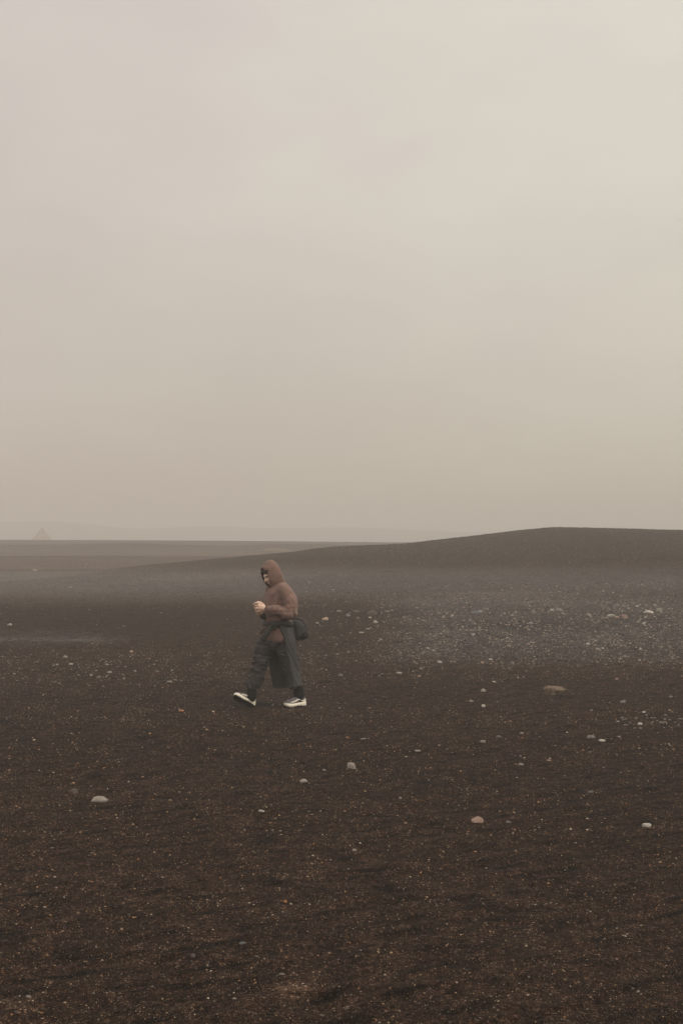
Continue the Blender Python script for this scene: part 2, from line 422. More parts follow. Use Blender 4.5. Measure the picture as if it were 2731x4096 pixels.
# px, base row, width, height (photo pixels), colour, shape, label
ST = [
 (397, 3209, 70, 29, 'pale', 'flat', 'large smooth pale stone lying flat on the dark sand at lower left'),
 (294, 3177, 35, 30, 'brown', 'round', 'round brown stone just behind the large flat pale stone'),
 (1405, 3075, 35, 33, 'pale', 'round', 'upright egg shaped pale stone on the sand below and right of the walker'),
 (1215, 3130, 33, 18, 'pale', 'round', 'low oval pale stone between the walker and the egg shaped stone'),
 (1043, 3249, 30, 12, 'white', 'slab', 'small white lump with a notched top, below the walker near the centre'),
 (1911, 3293, 54, 33, 'pink', 'slab', 'blocky pinkish stone with flat facets standing alone at lower right of centre'),
 (2587, 3309, 40, 20, 'white', 'flat', 'bright white stone lying tilted near the right edge'),
 (2034, 3292, 22, 9, 'grey', 'flat', 'thin dull grey stone right beside the blocky pinkish stone'),
 (2365, 2953, 34, 16, 'grey', 'angular', 'grey brown wedge stone, left one of a close pair on the right'),
 (2407, 2966, 27, 11, 'white', 'slab', 'flat whitish stone, right one of a close pair on the right'),
 (2475, 2949, 13, 7, 'pale', 'chip', 'small pale stone just right of the close pair'),
 (1931, 2970, 22, 10, 'pale', 'slab', 'low pale stone with a ragged top, between the grass tuft and the blocky pinkish stone'),
 (1993, 2949, 20, 8, 'grey', 'flat', 'flat dull stone up and right of the low ragged pale stone'),
 (2085, 2936, 15, 9, 'pale', 'chip', 'small pale pointed stone below the dry grass tuft'),
 (2083, 3060, 20, 7, 'pale', 'flat', 'thin pale sliver of stone above right of the blocky pinkish stone'),
 (2195, 3045, 18, 7, 'pink', 'flat', 'thin pinkish sliver of stone on the right'),
 (2363, 3170, 24, 7, 'bluegrey', 'flat', 'flat slate grey stone sunk into the sand above the bright white stone'),
 (1933, 2767, 19, 14, 'pale', 'round', 'upper of two rounded pale stones left of the grass tuft'),
 (1933, 2829, 16, 13, 'white', 'angular', 'lower of two rounded pale stones left of the grass tuft'),
 (1885, 2807, 19, 7, 'pale', 'flat', 'faint flat stone between and left of two rounded pale stones'),
 (2490, 2812, 22, 14, 'pale', 'angular', 'pale knobbly stone with a dark underside right of the grass tuft'),
 (2558, 2900, 20, 12, 'white', 'angular', 'largest white stone in the loose cluster by the right edge'),
 (2574, 2851, 16, 8, 'white', 'slab', 'topmost white stone in the loose cluster by the right edge'),
 (1453, 2958, 24, 6, 'pale', 'slab', 'thin pale strip of stone lying right of the rear shoe'),
 (1672, 3006, 28, 7, 'pale', 'slab', 'thin slanting pale stone strip above right of the egg shaped stone'),
 (1601, 3195, 12, 10, 'pale', 'angular', 'tiny slanted pale shard right of the oval and egg shaped stones'),
 (1296, 3083, 14, 7, 'pale', 'chip', 'small pale pebble left of the egg shaped stone'),
 (726, 2846, 22, 9, 'orange', 'flat', 'dull reddish flat stone on the sand left of the front shoe'),
 (1490, 2467, 42, 35, 'brown', 'round', 'large round brown boulder in the middle distance right of the walker'),
 (1300, 2480, 27, 15, 'tan', 'round', 'rounded tan stone right of the shoulder bag'),
 (1268, 2495, 15, 8, 'pale', 'round', 'smaller pale stone beside the rounded tan stone near the bag'),
 (1357, 2447, 24, 8, 'pale', 'slab', 'flat pale slab between the tan stone and the brown boulder'),
 (1392, 2466, 20, 13, 'grey', 'angular', 'lumpy grey stone left of the brown boulder'),
 (1501, 2492, 16, 12, 'white', 'round', 'whitish stone just below the brown boulder'),
 (1479, 2472, 13, 6, 'white', 'chip', 'small white chip at the foot of the brown boulder'),
 (1517, 2455, 16, 10, 'dark', 'round', 'dark stone close to the right side of the brown boulder'),
 (1548, 2448, 20, 7, 'grey', 'flat', 'long grey stone right of the brown boulder'),
 (1445, 2532, 19, 6, 'tan', 'flat', 'flat cream stone below the brown boulder'),
 (1471, 2518, 16, 7, 'pale', 'flat', 'flat pale stone above the cream one, below the brown boulder'),
 (1563, 2514, 18, 6, 'dark', 'flat', 'flat dark stone below right of the brown boulder'),
 (1522, 2562, 16, 9, 'pale', 'angular', 'pale peaked stone further below the brown boulder'),
 (1758, 2652, 18, 10, 'white', 'round', 'bright white rounded stone on the open sand right of the walker'),
 (1685, 2675, 18, 6, 'pale', 'slab', 'thin pale stone left below the bright white rounded stone'),
 (1595, 2694, 22, 7, 'white', 'slab', 'thin arched whitish stone right of the trouser hem'),
 (1361, 2704, 22, 10, 'grey', 'angular', 'greyish lump of stone right of the rear leg'),
 (1676, 2706, 14, 6, 'tan', 'flat', 'small tan stone below the thin pale stone'),
 (1903, 2455, 48, 13, 'bluegrey', 'slab', 'long slate grey slab at the left end of the stony strip'),
 (1921, 2449, 17, 10, 'pale', 'angular', 'pale pointed stone resting by the long slate slab'),
 (2133, 2452, 20, 17, 'pale', 'angular', 'pale stone with two peaks on the stony strip'),
 (2236, 2446, 30, 20, 'grey', 'angular', 'big grey boulder at the top of the stony strip'),
 (2206, 2444, 18, 9, 'white', 'round', 'white stone touching the left of the big grey boulder'),
 (2183, 2446, 26, 5, 'dark', 'slab', 'dark thin slab left of the big grey boulder'),
 (2352, 2461, 14, 9, 'pale', 'round', 'rounded pale stone right of the big grey boulder'),
 (2122, 2497, 18, 11, 'pale', 'angular', 'pale stone below the two peaked stone'),
 (2083, 2489, 16, 9, 'dark', 'round', 'dark stone left of the pale one below the two peaked stone'),
 (2444, 2467, 32, 14, 'white', 'slab', 'wide whitish stone with a sharp left tip on the stony strip'),
 (2424, 2480, 24, 9, 'brown', 'flat', 'flat brown stone under the sharp tipped whitish stone'),
 (2468, 2471, 22, 8, 'tan', 'flat', 'flat tan stone between the sharp tipped stone and the pinkish boulder'),
 (2497, 2475, 27, 24, 'pink', 'angular', 'dull pinkish brown boulder on the stony strip'),
 (2594, 2454, 38, 18, 'white', 'slab', 'broad white stone at the top of the stony strip near the right edge'),
 (2636, 2450, 24, 20, 'pale', 'angular', 'tall pale stone right of the broad white stone'),
 (2573, 2498, 15, 11, 'white', 'chip', 'small white leaning stone below the broad white stone'),
 (2490, 2542, 20, 9, 'dark', 'round', 'dark lump of lava below the pinkish boulder'),
 (2352, 2578, 16, 9, 'white', 'slab', 'white stone in the middle of the stony strip'),
 (2390, 2600, 22, 10, 'pale', 'angular', 'pale stone below right of the white one in mid strip'),
 (2458, 2581, 24, 7, 'grey', 'flat', 'long flat grey stone in the lower stony strip'),
 (2543, 2599, 17, 9, 'dark', 'angular', 'dark angular stone in the lower stony strip'),
 (2560, 2600, 14, 9, 'white', 'chip', 'white chip beside the dark angular stone'),
 (2048, 2658, 15, 15, 'grey', 'angular', 'grey green upright stone at the lower left of the stony strip'),
 (1963, 2641, 16, 10, 'white', 'angular', 'whitish peaked stone left of the upright grey stone'),
 (1945, 2660, 20, 6, 'dark', 'flat', 'flat dark stone under the whitish peaked stone'),
 (1975, 2729, 16, 6, 'white', 'flat', 'flat white stone below the whitish peaked stone'),
 (2466, 2719, 16, 9, 'pink', 'round', 'pinkish white stone on bare sand below the stony strip'),
 (39, 2503, 19, 11, 'white', 'angular', 'pinkish white stone at the far left edge'),
 (194, 2610, 17, 10, 'dark', 'round', 'dark stone left of the walker below the pale streak of sand'),
 (262, 2630, 18, 9, 'pale', 'flat', 'pale flat stone right of the dark stone on the left'),
 (525, 2610, 14, 10, 'tan', 'round', 'cream rounded stone left of the walker'),
 (438, 2692, 20, 8, 'pale', 'slab', 'longish pale stone among the pebbles left of the walker'),
 (678, 2729, 23, 7, 'pale', 'flat', 'thin pale stone lying left of the trouser leg'),
 (284, 2659, 17, 8, 'white', 'angular', 'whitish stone above the pebbles on the left'),
 (138, 2285, 22, 9, 'pale', 'round', 'light topped stone far off at the left beyond the pale sand'),
 (283, 2352, 14, 8, 'pale', 'round', 'single pale rounded stone far back on the left'),
 (289, 2302, 12, 6, 'pink', 'round', 'small pinkish stone far back on the left below the ridge'),
 (341, 2263, 16, 7, 'brown', 'angular', 'low brown rock far back on the left plain'),
 (110, 2224, 24, 7, 'brown', 'flat', 'low brown rock on the crest of the far plain at left'),
 (1555, 2197, 22, 9, 'dark', 'angular', 'dark rock high on the slope of the dune'),
 (2566, 2328, 14, 7, 'brown', 'angular', 'reddish brown stone on the face of the dune at right'),
 (970, 3777, 28, 10, 'bluegrey', 'flat', 'smooth grey pebble in the near sand below the walker'),
 (1127, 3900, 26, 7, 'dusty', 'slab', 'narrow pale pebble above the light silt patch'),
 (114, 3990, 26, 8, 'grey', 'slab', 'narrow grey pebble at the lower left corner'),
 (1141, 3611, 15, 12, 'orange', 'round', 'orange rounded pebble in the near sand'),
 (1417, 3404, 18, 10, 'pale', 'chip', 'grey white pebble on the dark sand below the egg shaped stone'),
 (770, 3832, 22, 18, 'brown', 'round', 'dull brownish round pebble in the near sand left of centre'),
 (487, 3720, 11, 9, 'tan', 'round', 'round cream pebble in the near sand at left'),
 (2551, 3970, 14, 10, 'pale', 'chip', 'bright pebble in the near sand at lower right'),
 (1388, 4036, 11, 13, 'dusty', 'chip', 'pale upright pebble at the bottom right of the silt patch'),
 (937, 3998, 16, 8, 'pale', 'slab', 'small pale sliver left of the light silt patch'),
]
pp = march([s[0] for s in ST], [s[1] for s in ST])
for k, (s, p) in enumerate(zip(ST, pp)):
    px, py, w, h, cm, sh, lab = s
    k_m = p[1] / F
    o = link('stone', stone_mesh(100 + k, sh), MS[cm])
    o.location = (p[0], p[1] + .25 * w * k_m, p[2] - .14 * h * k_m)
    o.scale = (w * k_m * 1.02, w * k_m * random.uniform(.5, .7), h * k_m * (.86 if w > 24 else 1.0))
    o.rotation_euler = (0, math.radians(random.uniform(-4, 4)), math.radians(random.uniform(-12, 12)))
    setp(o, lab, 'stone', 'stones lying on the black sand')
# smaller stones nothing tells apart: shared label within a group
CHIP = [stone_mesh(900 + i, sh) for i, sh in enumerate(('angular', 'slab', 'round', 'flat', 'chip', 'angular'))]
CHIPM = {}
def chip(i, m):
    if (i, m) not in CHIPM:
        me = CHIP[i].copy(); me.materials.clear(); me.materials.append(MS[m]); CHIPM[(i, m)] = me
    return CHIPM[(i, m)]
def scatter(pts, label, group, cols):
    q = march([a[0] for a in pts], [a[1] for a in pts])
    for (px, py, w), p in zip(pts, q):
        k_m = p[1] / F; h = w * random.uniform(.32, .55)
        o = link('pebble', chip(random.randrange(len(CHIP)), random.choice(cols)))
        o.location = (p[0], p[1] + .25 * w * k_m, p[2] - .1 * h * k_m)
        o.scale = (w * k_m, w * k_m * random.uniform(.7, 1), h * k_m)
        o.rotation_euler = (0, 0, random.uniform(-.5, .5))
        setp(o, label, 'pebble', group)
left = [(357, 2441, 10), (151, 2647, 9), (229, 2661, 13), (315, 2703, 12), (365, 2703, 14), (385, 2684, 11), (444, 2648, 9), (428, 2660, 15),
        (493, 2701, 11), (496, 2715, 10), (541, 2687, 12), (688, 2683, 9), (395, 2713, 19), (354, 2671, 11), (698, 2721, 12), (425, 2708, 9), (58, 2697, 11), (215, 2663, 10)]
scatter(left, 'small pale pebble on the dark sand left of the walker', 'pale pebbles left of the walker', ['dusty', 'pale', 'pale', 'pink'])
band = [(1855, 2536, 13), (1892, 2539, 15), (1891, 2526, 15), (2112, 2578, 13), (2025, 2567, 10), (2034, 2501, 13), (2490, 2427, 16), (2454, 2428, 12),
        (2547, 2428, 15), (2484, 2585, 12), (2556, 2644, 15), (2599, 2653, 12), (1936, 2436, 13), (2335, 2562, 12), (1568, 2443, 13), (1512, 2567, 11)]
rb = random.Random(5)
while len(band) < 80:
    x, y = rb.uniform(1600, 2725), rb.uniform(2420, 2660)
    if rb.random() < float(dens_band(np.array([x]), np.array([y]))[0]): band.append((x, y, rb.uniform(7, 14)))
scatter(band, 'small stone scattered over the stony strip below the dune', 'small stones of the stony strip', ['dusty', 'pale', 'pale', 'pink', 'white', 'grey'])
cl = [(2681, 2790, 15), (2585, 2863, 12), (2646, 2893, 16), (2363, 2842, 12), (2662, 2863, 12), (2690, 2850, 10), (2470, 2888, 14), (2486, 2872, 11)]
while len(cl) < 34: cl.append((rb.uniform(2480, 2728), rb.gauss(2882, 16), rb.uniform(6, 13)))
scatter(cl, 'little stone in the loose cluster by the right edge', 'loose cluster by the right edge', ['dusty', 'pale', 'pale', 'grey'])
nr_ = [(220, 3511, 13), (180, 3631, 13), (260, 4012, 12), (1285, 4062, 12), (1028, 3828, 12), (2110, 3983, 12), (1621, 3293, 11), (1043, 3190, 11), (650, 3511, 10), (2080, 3026, 10),
       (1473, 2957, 9), (2465, 3838, 10), (620, 3855, 10), (2076, 3935, 9), (80, 4010, 10), (218, 3360, 10), (1090, 3323, 11), (610, 3948, 10), (375, 3975, 10), (2200, 3980, 10)]
scatter(nr_, 'tiny bright pebble in the near black sand', 'bright pebbles in the near sand', ['tan', 'dusty', 'dusty', 'pink'])

# ------------------------------------------------------------------ dry grass
def grass_tuft(px, py, wpx, hpx, n, lab, seed):
    rr = random.Random(seed)
    p = march([px], [py])[0]; k = p[1] / F; W = wpx * k; H = hpx * k
    V, Fc = [], []
    for _ in range(n):
        bx, by = rr.gauss(0, W * .20), rr.gauss(0, W * .12)
        L = H * rr.uniform(.5, 1.2) ; a = rr.gauss(.25, .9); lean = rr.uniform(.6, 1.25)
        d = Vector((math.cos(a), math.sin(a), 0)); q = Vector((bx, by, -.01)); wd = H * .028
        side = Vector((-d.y, d.x, 0)) * wd + Vector((0, 0, wd * .4))
        i0 = len(V)
        for s in range(5):
            t = s / 4
            c_ = q + d * (L * t * lean * .9) + Vector((0, 0, H * rr.uniform(1.3, 2.3) * (1.2 * t - .85 * t * t)))
            w_ = 1 - .85 * t
            V += [c_ - side * w_, c_ + side * w_]
        for s in range(4):
            Fc.append((i0 + 2 * s, i0 + 2 * s + 1, i0 + 2 * s + 3, i0 + 2 * s + 2))
    me = mesh_np('grass_tuft', np.array([tuple(v) for v in V]), Fc)
    o = link('grass_tuft', me, GRASS); o.location = (p[0], p[1] + .1 * W, p[2])
    return setp(o, lab, 'grass tuft', 'dry grass tufts')
GRASS = stone_mat('dry_grass', (.25, .175, .125), .35, (.37, .275, .20))
grass_tuft(2204, 2776, 60, 34, 1200, 'low straw coloured tuft of dry grass flattened on the dark sand at right', 1)
grass_tuft(1095, 2214, 100, 22, 700, 'wide tuft of dry grass on the ridge above the walker', 2)
grass_tuft(912, 2231, 46, 9, 300, 'small thin tuft of dry grass on the ridge left of the wide one', 3)

# ------------------------------------------------------------------ far hills
def hill_mat(name, c):
    m, nt, b = new_mat(name)
    tc = N(nt, 'ShaderNodeTexCoord'); n1 = noise_n(nt, tc.outputs['Object'], .08, 5)
    nt.links.new(mixc(nt, remap(nt, n1.outputs[0], .35, .65), tuple(x * .7 for x in c), c), b.inputs['Base Color'])
    b.inputs['Roughness'].default_value = 1
    return m
def hill_range(name, pts, Y, depth, mat):
    p = np.array(pts, float)
    xs = np.linspace(p[0, 0], p[-1, 0], 160)
    hz = np.interp(xs, p[:, 0], p[:, 1]); hz = np.convolve(np.pad(hz, 6, 'edge'), np.ones(13) / 13, 'valid')
    X = (xs - CX) / F * Y; Zt = CAMH + Y * (HY - hz) / F
    Zt = Zt + .12 * pn(X / 4., X * 0 + Y, 60)
    n = 25; V = []
    for j in range(n):
        t = j / (n - 1) * 2 - 1
        f = (1 - abs(t)) ** 1.0; f = f * f * (3 - 2 * f) if name != 'mountain' else f
        V.append(np.stack([X, Y + depth * t + 0 * X, -1.2 + (Zt + 1.2) * f * (1 + .06 * pn(X / 5, X * 0 + t * 4, 61) * (1 - f))], -1))
    V = np.array(V); na = len(xs)
    i, j = np.meshgrid(np.arange(n - 1), np.arange(na - 1), indexing='ij')
    q = np.stack([i * na + j, i * na + j + 1, (i + 1) * na + j + 1, (i + 1) * na + j], -1).reshape(-1, 4)
    o = link(name, mesh_np(name, V.reshape(-1, 3), q), mat)
    return setp(o, kind='structure')
HM = hill_mat('far_hill_rock', (.05, .04, .035))
hill_range('hills', [(-700, 2120), (-300, 2095), (0, 2090), (60, 2087), (150, 2083), (250, 2084), (330, 2088), (400, 2099), (460, 2112), (540, 2122), (620, 2118), (700, 2108), (745, 2101), (900, 2104), (1000, 2112), (1070, 2117), (1150, 2113), (1350, 2108),
     (1500, 2110), (1600, 2118), (1720, 2122), (1850, 2132), (2300, 2125), (2900, 2110), (3300, 2120)], 605, 25, HM)
# the lone conical mountain
def cone():
    Y = 330.; k = Y / F
    apex = Vector(((169 - CX) * k, Y, CAMH + (HY - 2109) * k)); R_ = 72 * k
    rings = 26; seg = 72; V = []
    for i in range(rings):
        t = i / (rings - 1)
        for s in range(seg):
            a = 2 * math.pi * s / seg
            rad = R_ * (t ** 1.12) * (1 + .10 * float(mnoise.noise(Vector((math.cos(a) * 2, math.sin(a) * 2, t)))) + .04 * float(mnoise.noise(Vector((math.cos(a) * 7, math.sin(a) * 7, t * 3)))))
            zz = apex.z - (apex.z + .8) * t
            V.append((apex.x + rad * math.cos(a), apex.y + rad * math.sin(a), zz))
    Fc = [(i * seg + s, i * seg + (s + 1) % seg, (i + 1) * seg + (s + 1) % seg, (i + 1) * seg + s) for i in range(rings - 1) for s in range(seg)]
    o = link('mountain', mesh_np('mountain', np.array(V), [f[::-1] for f in Fc]), hill_mat('mountain_rock', (.20, .11, .065)))
    return setp(o, kind='structure')
cone()

# ------------------------------------------------------------------ the walker
def U(px, py, y=0.):
    Y = D0 + y
    return np.array([(px - CX) / F * Y - PX0, y, CAMH - (py - HY) / F * Y])
M_ = 1 / 339.9     # metres per photo pixel at the walker
FW = np.array([-math.cos(math.radians(30)), -math.sin(math.radians(30)), 0])   # heading
LT = np.array([.5, -.866, 0])                                                 # towards his left, the near side
UP = np.array([0, 0, 1.])

def catmull(P, sub):
    P = np.asarray(P, float); n = len(P); out = []
    for i in range(n - 1):
        p0 = P[max(i - 1, 0)]; p1 = P[i]; p2 = P[i + 1]; p3 = P[min(i + 2, n - 1)]
        for s in range(sub):
            t = s / sub
            out.append(.5 * ((2 * p1) + (-p0 + p2) * t + (2 * p0 - 5 * p1 + 4 * p2 - p3) * t * t + (-p0 + 3 * p1 - 3 * p2 + p3) * t ** 3))
    out.append(P[-1]); return np.array(out)

class MB:
    def __init__(self): self.V = []; self.F = []
    def add(self, V, Fc):
        o = len(self.V); self.V += [tuple(v) for v in V]; self.F += [tuple(i + o for i in f) for f in Fc]; return self
    def loft(self, st, seg=28, sub=5, cap=(True, True), power=1.0, closed=True):
        st = np.array([np.concatenate(s) for s in st], float)
        S = catmull(st, sub); V = []; n = len(S)
        for s in S:
            c, A, B = s[:3], s[3:6], s[6:9]
            for k in range(seg):
                th = 2 * math.pi * k / seg
                cc, ss = math.cos(th), math.sin(th)
                cc = math.copysign(abs(cc) ** power, cc); ss = math.copysign(abs(ss) ** power, ss)
                V.append(c + A * cc + B * ss)
        Fc = []
        for i in range(n - 1):
            for k in range(seg):
                Fc.append((i * seg + k, i * seg + (k + 1) % seg, (i + 1) * seg + (k + 1) % seg, (i + 1) * seg + k))
        if cap[0]:
            V.append(S[0][:3]); j = len(V) - 1; Fc += [(j, (k + 1) % seg, k) for k in range(seg)]
        if cap[1]:
            V.append(S[-1][:3]); j = len(V) - 1; b = (n - 1) * seg; Fc += [(j, b + k, b + (k + 1) % seg) for k in range(seg)]
        # make winding outward
        v = np.array(V); c0 = S[n // 2][:3]
        f = Fc[(n // 2) * seg] if n > 2 else Fc[0]
        nn = np.cross(v[f[1]] - v[f[0]], v[f[2]] - v[f[0]])
        if np.dot(nn, v[f[0]] - S[min((n // 2), n - 1)][:3]) < 0: Fc = [g[::-1] for g in Fc]
        return self.add(V, Fc)
    def tube(self, pts, rad, seg=16, sub=5, flat=1.0, axis=None):
        pts = [np.asarray(p, float) for p in pts]; st = []
        ref = np.array([.3, -1, .2]) if axis is None else np.asarray(axis, float)
        for i, p in enumerate(pts):
            t = pts[min(i + 1, len(pts) - 1)] - pts[max(i - 1, 0)]; t /= np.linalg.norm(t)
            a = ref - t * ref.dot(t); a /= np.linalg.norm(a); b = np.cross(t, a)
            st.append((p, a * rad[i] * flat, b * rad[i]))
        # rounded ends
        t0 = pts[0] - pts[1]; t0 /= np.linalg.norm(t0); t1 = pts[-1] - pts[-2]; t1 /= np.linalg.norm(t1)
        st = [(pts[0] + t0 * rad[0] * .6, st[0][1] * .5, st[0][2] * .5)] + st + [(pts[-1] + t1 * rad[-1] * .6, st[-1][1] * .5, st[-1][2] * .5)]
        return self.loft(st, seg, sub)
    def ball(self, c, A, B, C, n=20):
        V = []; Fc = []
        for i in range(n + 1):
            ph = math.pi * i / n
            for k in range(n * 2):
                th = math.pi * k / n
                V.append(np.asarray(c) + math.sin(ph) * (math.cos(th) * A + math.sin(th) * B) + math.cos(ph) * C)
        for i in range(n):
            for k in range(2 * n):
                Fc.append((i * 2 * n + k, (i + 1) * 2 * n + k, (i + 1) * 2 * n + (k + 1) % (2 * n), i * 2 * n + (k + 1) % (2 * n)))
        if np.dot(np.cross(A, B), C) < 0: Fc = [f[::-1] for f in Fc]
        return self.add(V, Fc)
    def mesh(self, name, voxel=None, smooth=3, disp=None, weld=True):
        bm = bmesh.new()
        vs = [bm.verts.new(v) for v in self.V]
        for f in self.F:
            try: bm.faces.new([vs[i] for i in f])
            except ValueError: pass
        if weld: bmesh.ops.remove_doubles(bm, verts=bm.verts, dist=1e-5)
        me = bpy.data.meshes.new(name); bm.to_mesh(me); bm.free()
        if voxel:
            tmp = bpy.data.objects.new('tmp', me); COL.objects.link(tmp)
            md = tmp.modifiers.new('r', 'REMESH'); md.mode = 'VOXEL'; md.voxel_size = voxel; md.adaptivity = 0
            if smooth:
                m2 = tmp.modifiers.new('s', 'SMOOTH'); m2.factor = .5; m2.iterations = smooth
            dg = bpy.context.evaluated_depsgraph_get(); ev = tmp.evaluated_get(dg)
            me2 = bpy.data.meshes.new_from_object(ev); bpy.data.objects.remove(tmp); bpy.data.meshes.remove(me); me = me2; me.name = name
        if disp is not None:
            n = len(me.vertices); co = np.empty(n * 3, np.float32); me.vertices.foreach_get('co', co); co = co.reshape(-1, 3)
            no = np.empty(n * 3, np.float32); me.vertex_normals.foreach_get('vector', no); no = no.reshape(-1, 3)
            d = np.array([disp(Vector(p)) for p in co]); co = co + no * d[:, None]
            me.vertices.foreach_set('co', co.astype(np.float32).ravel()); me.update()
        me.polygons.foreach_set('use_smooth', np.ones(len(me.polygons), dtype=bool))
        return me

def W(p, fx, fy, fz, off=0): return mnoise.noise(Vector((p.x * fx + off, p.y * fy + off * .7, p.z * fz - off)))
def fold(p, fx, fy, fz, off=0): return 1 - 2 * abs(W(p, fx, fy, fz, off))       # sharp crests

SKIN, nt, b = new_mat('skin')
tc = N(nt, 'ShaderNodeTexCoord'); nn = noise_n(nt, tc.outputs['Object'], 30, 3)
nt.links.new(mixc(nt, nn.outputs[0], (.66, .44, .325), (.76, .54, .41)), b.inputs['Base Color'])
b.inputs['Roughness'].default_value = .55; b.inputs['Subsurface Weight'].default_value = .12; b.inputs['Subsurface Radius'].default_value = (.01, .004, .002); b.inputs['Subsurface Scale'].default_value = .5
BROWN = cloth('brown_fleece', (.225, .134, .106), (.145, .086, .068), 260, .5, .95, 18, .15)
RIB = cloth('dark_brown_rib', (.030, .019, .016), None, 500, .5)
INNER = cloth('hood_lining', (.030, .021, .018), None, 400, .4)
GREY = cloth('charcoal_nylon', (.054, .050, .049), (.030, .028, .028), 120, .2, .7, 10)
PANTS = cloth('charcoal_ripstop', (.056, .049, .047), (.022, .019, .018), 220, .2, .75, 13)
BLACK = cloth('black_knit', (.009, .008, .008), None, 500, .4)
BAGM = cloth('grey_canvas', (.032, .031, .032), (.020, .019, .020), 300, .25, .75, 8)
SOLE = cloth('cream_foam', (.86, .80, .66), (.78, .71, .57), 90, .1, .6)
RUBBER = cloth('black_rubber', (.010, .009, .009), None, 200, .3, .8)
MESHM = cloth('grey_mesh', (.19, .165, .18), (.09, .075, .085), 260, .4, .8, 30)
OVERLAY = cloth('pale_overlay', (.74, .70, .62), (.62, .57, .49), 90, .1, .6)
BLUE = cloth('blue_tab', (.03, .09, .22), None, 90, .1, .6)
HAIR = cloth('brown_hair', (.030, .016, .010), (.012, .007, .005), 500, .6, .6)
EYE = cloth('dark_eye', (.015, .010, .008), None, 90, .0, .3)

# --- body: one continuous skin surface
body = MB()
HC = U(1086, 2301, -.005)                              # head centre
yaw = math.radians(40); dn = math.radians(21)
hf = np.array([-math.cos(yaw) * math.cos(dn), -math.sin(yaw) * math.cos(dn), -math.sin(dn)])   # where the face points
hr = np.array([math.sin(yaw), -math.cos(yaw), 0])                                   # his left, towards us
hu = np.cross(hr, hf); hu = hu if hu[2] > 0 else -hu
def head_pt(x, y, z):                                   # unit-sphere direction -> head surface
    lx, ly, lz = .074, .095, .116
    g = lambda v, s: math.exp(-(v / s) ** 2)
    fr = max(y, 0)
    jaw = 1 - .33 * max(0, min(1, (-z - .15) / .8)) ** 1.2
    X = lx * x * jaw; Y = ly * y * (1 - .10 * max(0, -z) if y > 0 else 1 - .25 * max(0, -z)); Z = lz * z
    if y > 0:
        nz = max(0, min(1, (.16 - z) / .42)) if z > -.26 else max(0, 1 - (-.26 - z) / .09)
        Y += .034 * nz * g(x, .14 + .10 * nz) * fr
        Y += .010 * g(z - .24, .10) * g(x, .6) * fr                       # brow
        Y -= .013 * (g(x - .42, .19) + g(x + .42, .19)) * g(z - .06, .13)  # sockets
        Y += .006 * (g(x - .55, .2) + g(x + .55, .2)) * g(z + .2, .2)      # cheekbones
        Y += .009 * g(x, .30) * (g(z + .50, .05) + g(z + .63, .055)) - .007 * g(x, .33) * g(z + .565, .025)
        Y += .013 * g(x, .32) * g(z + .86, .14)                            # chin
    return HC + hr * X + hf * Y + hu * Z
nh = 56; V = []; Fc = []
for i in range(nh + 1):
    ph = math.pi * i / nh
    for k in range(2 * nh):
        th = math.pi * k / nh
        V.append(head_pt(math.sin(ph) * math.cos(th), math.sin(ph) * math.sin(th), math.cos(ph)))
for i in range(nh):
    for k in range(2 * nh):
        Fc.append((i * 2 * nh + k, (i + 1) * 2 * nh + k, (i + 1) * 2 * nh + (k + 1) % (2 * nh), i * 2 * nh + (k + 1) % (2 * nh)))
vv = np.array(V); f = Fc[nh * nh]
if np.dot(np.cross(vv[f[1]] - vv[f[0]], vv[f[2]] - vv[f[0]]), vv[f[0]] - HC) < 0: Fc = [q[::-1] for q in Fc]
body.add(V, Fc)
for s in (1, -1):                                       # ears
    body.ball(HC + hr * s * .074 - hf * .012 - hu * .012, hr * .012, hf * .018, hu * .031, 10)
body.tube([HC - hu * .07 - hf * .03, U(1112, 2340, .0), U(1117, 2365, .0)], [.058, .06, .075])
def ring(px, py, y, hl, hd, tilt=0): return (U(px, py, y), LT * hl, FW * hd + UP * tilt)
body.loft([ring(1117, 2352, .0, .10, .07), ring(1116, 2375, 0, .175, .10), ring(1116, 2410, 0, .165, .115), ring(1120, 2470, 0, .145, .105),
           ring(1118, 2530, 0, .165, .115), ring(1116, 2565, 0, .15, .10)])
SHN, ELN, WRN = U(1144, 2362, -.19), U(1165, 2450, -.26), U(1066, 2432, -.165)     # near arm
SHF, ELF, WRF = U(1088, 2364, .17), U(1082, 2460, .20), U(1050, 2459, -.045)         # far arm
body.tube([SHN, (SHN + ELN) / 2, ELN], [.055, .047, .042]); body.tube([ELN, (ELN + WRN) / 2, WRN], [.042, .038, .028])
body.tube([SHF, (SHF + ELF) / 2, ELF], [.055, .047, .042]); body.tube([ELF, (ELF + WRF) / 2, WRF], [.042, .038, .028])
HIPF, KNF, ANF = U(1100, 2545, .07), U(1043, 2665, -.035), U(1009, 2783, -.05)      # far leg, in front
HIPN, KNN, ANN = U(1134, 2545, -.08), U(1160, 2665, -.02), U(1199, 2792, .03)      # near leg, behind
for h, k_, a in ((HIPF, KNF, ANF), (HIPN, KNN, ANN)):
    m_ = (h + k_) / 2 + (np.array([-.02, 0, 0]) if h is HIPF else 0)
    body.tube([h, m_, k_], [.070, .062, .046]); body.tube([k_, k_ * .65 + a * .35, a], [.046, .046, .028])
